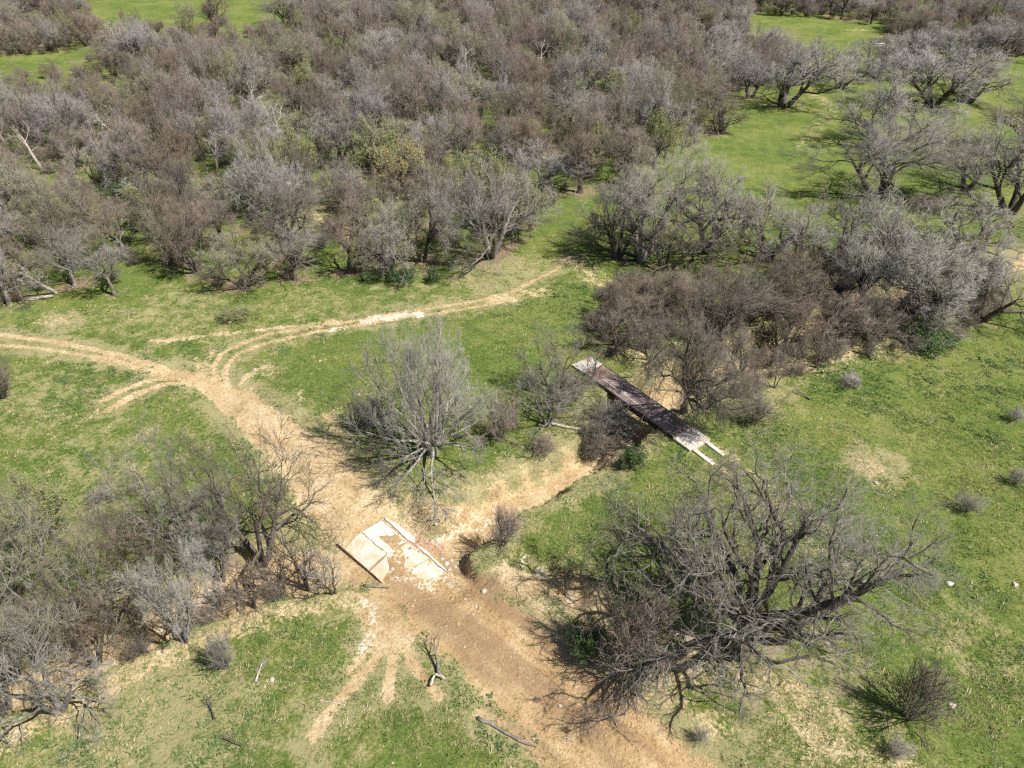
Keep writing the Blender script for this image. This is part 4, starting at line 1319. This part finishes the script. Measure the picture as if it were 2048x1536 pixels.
fallen('fallen_branch', 'vase1', (1250, 895), 4.6, R_(205), R_(82), mset('bark_dark', 'twig_dark'), 'dark fallen branches spilling down the creek bed below the bridge', 'fallen branch', dz=.05)
fallen('fallen_branch', 'snag0', (878, 1352), 2.6, R_(100), R_(70), mset('bark_grey', 'bark_grey'), 'grey dead branch with upturned twigs on the road edge')
fallen('fallen_branch', 'snag1', (512, 1365), 1.6, R_(80), R_(82), mset('bark_pale', 'bark_pale'), 'pale dead stick lying on grass right of the round bush')
fallen('fallen_branch', 'snag0', (430, 1440), 1.5, R_(120), R_(80), mset('bark_dark', 'bark_dark'), 'dark forked stick lying on the lower left grass')
fallen('fallen_branch', 'snag1', (485, 1492), 1.5, R_(160), R_(80), mset('bark_dark', 'bark_grey'), 'dark stick on the grass at the bottom left')
fallen('fallen_branch', 'snag0', (1620, 800), 1.8, R_(130), R_(82), mset('bark_grey', 'bark_grey'), 'grey stick on the grass right of the sparse dark bush')
pole('fallen_log', gp(1100, 848, .1), gp(1165, 862, .1), .14, M['bark_pale'], 'pale fallen log lying across the creek bank left of the brush pile', 'log', seed=2)
pole('fallen_log', gp(1165, 862, .1), gp(1205, 875, .1), .11, M['bark_dark'], 'dark charred end of log pointing into the brush pile', 'log', seed=3)
pole('fallen_log', gp(1232, 893, .15), gp(1266, 878, .15), .10, M['bark_pale'], 'pale split log at the right side of the brush pile', 'log', seed=4)
pole('fallen_log', gp(862, 1375, .1), gp(870, 1357, .25), .085, M['bark_pale'], 'short pale stub of a bent log on the road edge grass', 'log', seed=5, lift=.15)
pole('fallen_log', gp(870, 1357, .2), gp(893, 1364, .15), .08, M['bark_pale'], 'bent pale log lying over the grass at the road edge', 'log', seed=6, lift=.15)
pole('fallen_log', gp(955, 1437, .05), gp(1075, 1495, .05), .10, M['bark_grey'], 'long weathered log lying along the lower left road edge', 'log', seed=7, bow=.15)
pole('fallen_log', gp(198, 365, .3), gp(255, 355, .3), .22, M['bark_pale'], 'pale fallen log in a gap of the left wood', 'log', seed=8)
pole('fallen_log', gp(60, 602, .2), gp(110, 595, .2), .22, M['bark_pale'], 'pale grey log on the ground below the leaning snag', 'log', seed=9)
pole('fallen_stick', gp(1125, 1475, .03), gp(1150, 1487, .03), .03, M['bark_pale'], 'thin pale stick on the dirt road near the bottom', 'stick', seed=10)
pole('fallen_stick', gp(1745, 1420, .03), gp(1775, 1425, .03), .04, M['bark_pale'], 'white bent stick on the grass below the oak', 'stick', seed=11)
pole('fallen_stick', gp(1638, 1262, .05), gp(1660, 1275, .05), .06, M['bark_dark'], 'brown rotten stick on bare soil right of the oak trunk', 'stick', seed=12)
pole('fallen_stick', gp(690, 1410, .03), gp(625, 1395, .03), .025, M['bark_pale'], 'pale stick on the lower left grass by the cattle path', 'stick', seed=13)

def rock_mesh(seed, rough=.22):
    import bmesh
    rng = np.random.default_rng(seed)
    bm = bmesh.new()
    bmesh.ops.create_icosphere(bm, subdivisions=2, radius=1)
    for v in bm.verts:
        n = v.co.normalized()
        k = 1 + rough * math.sin(n.x * 3.1 + seed) * math.cos(n.y * 4.3 - seed) + rng.uniform(-.08, .08)
        v.co = Vector((n.x * k, n.y * k * .8, n.z * k * .55))
    me = bpy.data.meshes.new('rock'); bm.to_mesh(me); bm.free()
    return me
ROCKS = [rock_mesh(s) for s in range(5)]
def rock(px, py, size, label, mat='rock', group=None, seed=0):
    x, y, z = ground_at(px, py)
    o = bpy.data.objects.new('rock', ROCKS[seed % 5]); COL.objects.link(o)
    if not ROCKS[seed % 5].materials:
        ROCKS[seed % 5].materials.append(M['rock'])
    o.material_slots[0].link = 'OBJECT'; o.material_slots[0].material = M[mat]
    o.location = (x, y, z + size * .1); o.scale = (size, size, size); o.rotation_euler = (0, 0, seed * 1.3)
    tag(o, label, 'rock', group)
ROCKL = [(885, 1118, .16), (893, 1128, .2), (903, 1122, .14), (899, 1140, .17), (911, 1134, .13), (880, 1130, .12), (915, 1126, .12), (889, 1146, .11)]
for k, (a, b_, s) in enumerate(ROCKL):
    rock(a, b_, s, 'pale stone in the little heap at the right end of the ford', 'rock', 'stones at the ford end', k)
SINGLE = [(1900, 1168, .22, 'pale stone on the grass right of the huge oak'), (968, 1183, .2, 'flat pale stone on the sandy slope right of the ford'), (1752, 967, .2, 'pale stone on the right meadow near a bare patch'),
          (2030, 1170, .2, 'pale stone on the right meadow near the edge'), (545, 1360, .16, 'pale stone on the lower left grass by the stick'), (1905, 1412, .2, 'white stone on the grass at lower right'), (510, 740, .2, 'pale stone on the grass right of the track junction'),
          (1120, 1412, .12, 'small pale stone on the dirt road'), (640, 722, .14, 'small pale stone in the left centre meadow'), (460, 645, .2, 'pale flat stone on the grass above the curved track')]
for k, (a, b_, s, lab) in enumerate(SINGLE):
    rock(a, b_, s, lab, 'rock', None, k)
M['dung'] = mat_wood('dung', (.10, .062, .038), (.20, .125, .075), 8)
# cow pats on the road
for k, (a, b_) in enumerate([(1075, 1399), (1133, 1460)]):
    x, y, z = ground_at(a, b_)
    o = bpy.data.objects.new('dung_pat', rock_mesh(20 + k, .3)); COL.objects.link(o)
    o.data.materials.append(M['dung'])
    o.location = (x, y, z + .01); o.scale = (.24, .22, .07)
    tag(o, ('dark brown dung pat on the dirt road, the upper of two', 'dark brown dung pat on the dirt road, the lower of two')[k], 'dung pat')

# white trough in the far clearing
def trough():
    x, y, z = ground_at(1763, 95)
    root = empty('stock_trough', (x, y, z)); root.rotation_euler = (0, 0, .25)
    tag(root, 'small white stock trough in the far clearing at top right', 'trough')
    link_mesh('basin', box_mesh('basin', 2.3, .9, .45, .05), M['white_metal'], root).location = (0, 0, .35)
    for s in (-1, 1):
        link_mesh('rim', box_mesh('rim', 2.4, .08, .1, .02), M['white_metal'], root).location = (0, s * .44, .75)
        link_mesh('leg', box_mesh('leg', .12, .8, .4, .01), M['white_metal'], root).location = (s * .9, 0, 0)
trough()

# ------------------------------------------------------------------ grass tufts, weeds, gravel
def tuft_mesh(seed, n, h, spread, w):
    rng = np.random.default_rng(seed)
    a = rng.random(n) * 6.28; r = spread * np.sqrt(rng.random(n)) * .6
    B = np.stack([np.cos(a) * r, np.sin(a) * r, np.full(n, -.02)], 1)
    lean = rng.uniform(.2, 1.0, n) * spread
    a2 = a + rng.standard_normal(n) * .8
    T = B + np.stack([np.cos(a2) * lean, np.sin(a2) * lean, h * rng.uniform(.5, 1.1, n)], 1)
    sd = np.stack([-np.sin(a2), np.cos(a2), np.zeros(n)], 1) * w
    V = np.stack([B - sd, B + sd, (B + T) / 2 + sd * .8 + [0, 0, h * .15], T], 1).reshape(-1, 3)
    k = (np.arange(n) * 4)[:, None]
    F = np.concatenate([k + [0, 1, 2], k + [0, 2, 3]])
    return np_mesh('tuft', V, None, F, False)

def mat_grass(name, c1, c2, c3):
    m, nt, bs = new_mat(name)
    b = NB(nt)
    p = b.pos()
    f = b.math('ADD', b.math('MULTIPLY', b.noise(p, .25, 5, .6), .7), b.math('MULTIPLY', b.noise(p, 3.5, 3, .6), .3))
    rnd = b.n('ShaderNodeObjectInfo').outputs['Random']
    f = b.math('ADD', f, b.math('MULTIPLY', b.math('SUBTRACT', rnd, .5), .25))
    nt.links.new(b.ramp(f, [(.36, c1), (.5, c2), (.64, c3)]), bs.inputs['Base Color'])
    bs.inputs['Roughness'].default_value = .7
    return m
M['grass'] = mat_grass('grass_blades', (.085, .150, .034), (.150, .210, .050), (.245, .265, .090))
M['straw'] = mat_grass('dry_straw', (.28, .235, .12), (.42, .36, .20), (.55, .48, .30))
M['weed'] = mat_grass('weeds', (.055, .110, .032), (.080, .140, .045), (.12, .170, .055))

gr = np.random.default_rng(44)
def grass_points(n, box, far_fall=True):
    X = gr.uniform(box[0], box[1], n); Y = gr.uniform(box[2], box[3], n)
    px, py = to_pix(X, Y, 0)
    ok = (px > -60) & (px < 2110) & (py > 400) & (py < 1600)
    dd = np.hypot(X, Y)
    ok &= gr.random(n) < np.clip(1.25 - dd / 75, .12, 1)
    return X[ok], Y[ok]
X, Y = grass_points(330000, (-50, 50, 12, 75))
s_, p_, w_, n2_, d_ = masks(X, Y)
ok = (s_ + (gr.random(len(X)) - .5) * .7 < .5) & (p_ < .4)
bt = (X - BRN[0]) * BRA[0] + (Y - BRN[1]) * BRA[1]; bd = np.abs((X - BRN[0]) * BRA[1] - (Y - BRN[1]) * BRA[0])
ok &= ~((bd < BRW / 2 + .2) & (bt > -3.6) & (bt < BRL + 2.2))
X, Y, w_ = X[ok], Y[ok], w_[ok]
dens = fbm(X, Y, 2.2, 3, 71)
ok = gr.random(len(X)) < smooth(.25, .6, dens) * .9 + .1
X, Y, w_ = X[ok], Y[ok], w_[ok]
Z = height(X, Y)
srcs = []
for k in range(3):
    me = tuft_mesh(300 + k, 9, .085, .13, .012); me.materials.append(M['grass']); srcs.append(bpy.data.objects.new('t', me))
for k in range(2):
    me = tuft_mesh(310 + k, 8, .10, .16, .010); me.materials.append(M['straw']); srcs.append(bpy.data.objects.new('t', me))
for k in range(2):
    me = tuft_mesh(320 + k, 14, .10, .20, .024); me.materials.append(M['weed']); srcs.append(bpy.data.objects.new('t', me))
nb = fbm(X, Y, 7, 3, 81); ns = fbm(X, Y, 3.1, 3, 83)
u = gr.random(len(X))
pst = np.clip(.10 + 1.6 * (ns - .5), .03, .6); pwd = np.clip(1.5 * (nb - .55), 0, .35)
idx = np.where(u < pst, 3 + (u * 1000).astype(int) % 2, np.where(u < pst + pwd, 5 + (u * 1000).astype(int) % 2, (u * 999).astype(int) % 3))
points_object('grass', np.stack([X, Y, Z], 1), gr.random(len(X)) * 6.28, np.exp(gr.normal(0, .38, len(X))), idx, srcs, 'short green meadow grass with straw and weeds')
print('GRASS', len(X))

# gravel and clods on road, ford and creek bed
X, Y = grass_points(90000, (-40, 40, 12, 62))
s_, p_, w_, n2_, d_ = masks(X, Y)
ok = gr.random(len(X)) < (smooth(.3, .8, s_) * .4 + .03)
X, Y = X[ok], Y[ok]
Z = height(X, Y)
srcs = []
for k, mt in enumerate(['rock', 'rock', 'rock_red', 'rock_red', 'clod']):
    me = rock_mesh(40 + k).copy()
    if mt == 'clod' and 'clod' not in M:
        M['clod'] = mat_wood('sandy_clod', (.34, .22, .12), (.58, .42, .25), 4, .4)
    me.materials.append(M[mt]); srcs.append(bpy.data.objects.new('t', me))
red = np.array(pix0(845, 1060)); dr = np.hypot(X - red[0], Y - red[1])
u = gr.random(len(X))
idx = np.where(dr < 1.6, 2 + (u * 100).astype(int) % 2, np.where(u < .12, 0, np.where(u < .2, 2, 4)))
sz = np.exp(gr.normal(math.log(.035), .45, len(X)))
sz = np.where(dr < 1.6, sz * 1.5, sz)
points_object('gravel', np.stack([X, Y, Z], 1), gr.random(len(X)) * 6.28, sz, idx, srcs, 'loose stones and clods on the sandy road and creek bed')
# tyre tread ridges pressed along the soft ruts
tp, tz = [], []
for ti in (3, 4, 7, 8):
    P = poly_ground(TRACKS[ti][0])
    for a, c in zip(P[:-1], P[1:]):
        ln = np.linalg.norm(c - a); u_ = (c - a) / ln
        for q in np.arange(0, ln, .24):
            if gr.random() < .72:
                tp.append(a + u_ * q + gr.normal(0, .03, 2)); tz.append(math.atan2(u_[1], u_[0]) + (.5 if gr.random() < .8 else -.5))
tp = np.array(tp)
tm = box_mesh('tread', .07, .46, .05, .015)
tm.materials.append(M['clod'])
points_object('tyre_treads', np.stack([tp[:, 0], tp[:, 1], height(tp[:, 0], tp[:, 1]) - .012], 1), tz, gr.uniform(.7, 1.25, len(tp)), np.zeros(len(tp)), [bpy.data.objects.new('t', tm)], 'tyre tread ridges along the curved meadow ruts')
# more red and pale rubble beside the ford
n = 480
X = red[0] + gr.normal(0, .95, n); Y = red[1] + gr.normal(0, .7, n); Z = height(X, Y)
srcs = []
for k, mt in enumerate(['rock_red', 'rock', 'rock_red']):
    me = rock_mesh(60 + k).copy(); me.materials.append(M[mt]); srcs.append(bpy.data.objects.new('t', me))
points_object('rubble', np.stack([X, Y, Z], 1), gr.random(n) * 6.28, np.exp(gr.normal(math.log(.045), .4, n)), gr.integers(0, 3, n), srcs, 'reddish and pale broken rubble beside the concrete ford')

# ------------------------------------------------------------------ leaf litter around every trunk
LX, LY = GX[near], GY[near]
lit = LITTER[near]
add = np.zeros_like(lit)
# splats binned on the grid lines so each one touches only its neighbourhood
nidx = np.where(near)[0]
flat = np.zeros(nx * ny); flat[nidx] = lit
flat2 = flat.reshape(ny, nx)
for (sx, sy, sr, sw) in SPLATS:
    i0, i1 = np.searchsorted(gx, [sx - sr * 1.3, sx + sr * 1.3]); j0, j1 = np.searchsorted(gy, [sy - sr * 1.3, sy + sr * 1.3])
    if i1 <= i0 or j1 <= j0:
        continue
    xx, yy = np.meshgrid(gx[i0:i1], gy[j0:j1])
    q = np.hypot(xx - sx, yy - sy) / sr
    v = sw * (1 - smooth(.2, 1.25, q))
    sub = flat2[j0:j1, i0:i1]
    flat2[j0:j1, i0:i1] = np.maximum(sub, np.minimum(.85, sub * .6 + v))
set_attr(ground_me, 'litter', flat2.ravel())
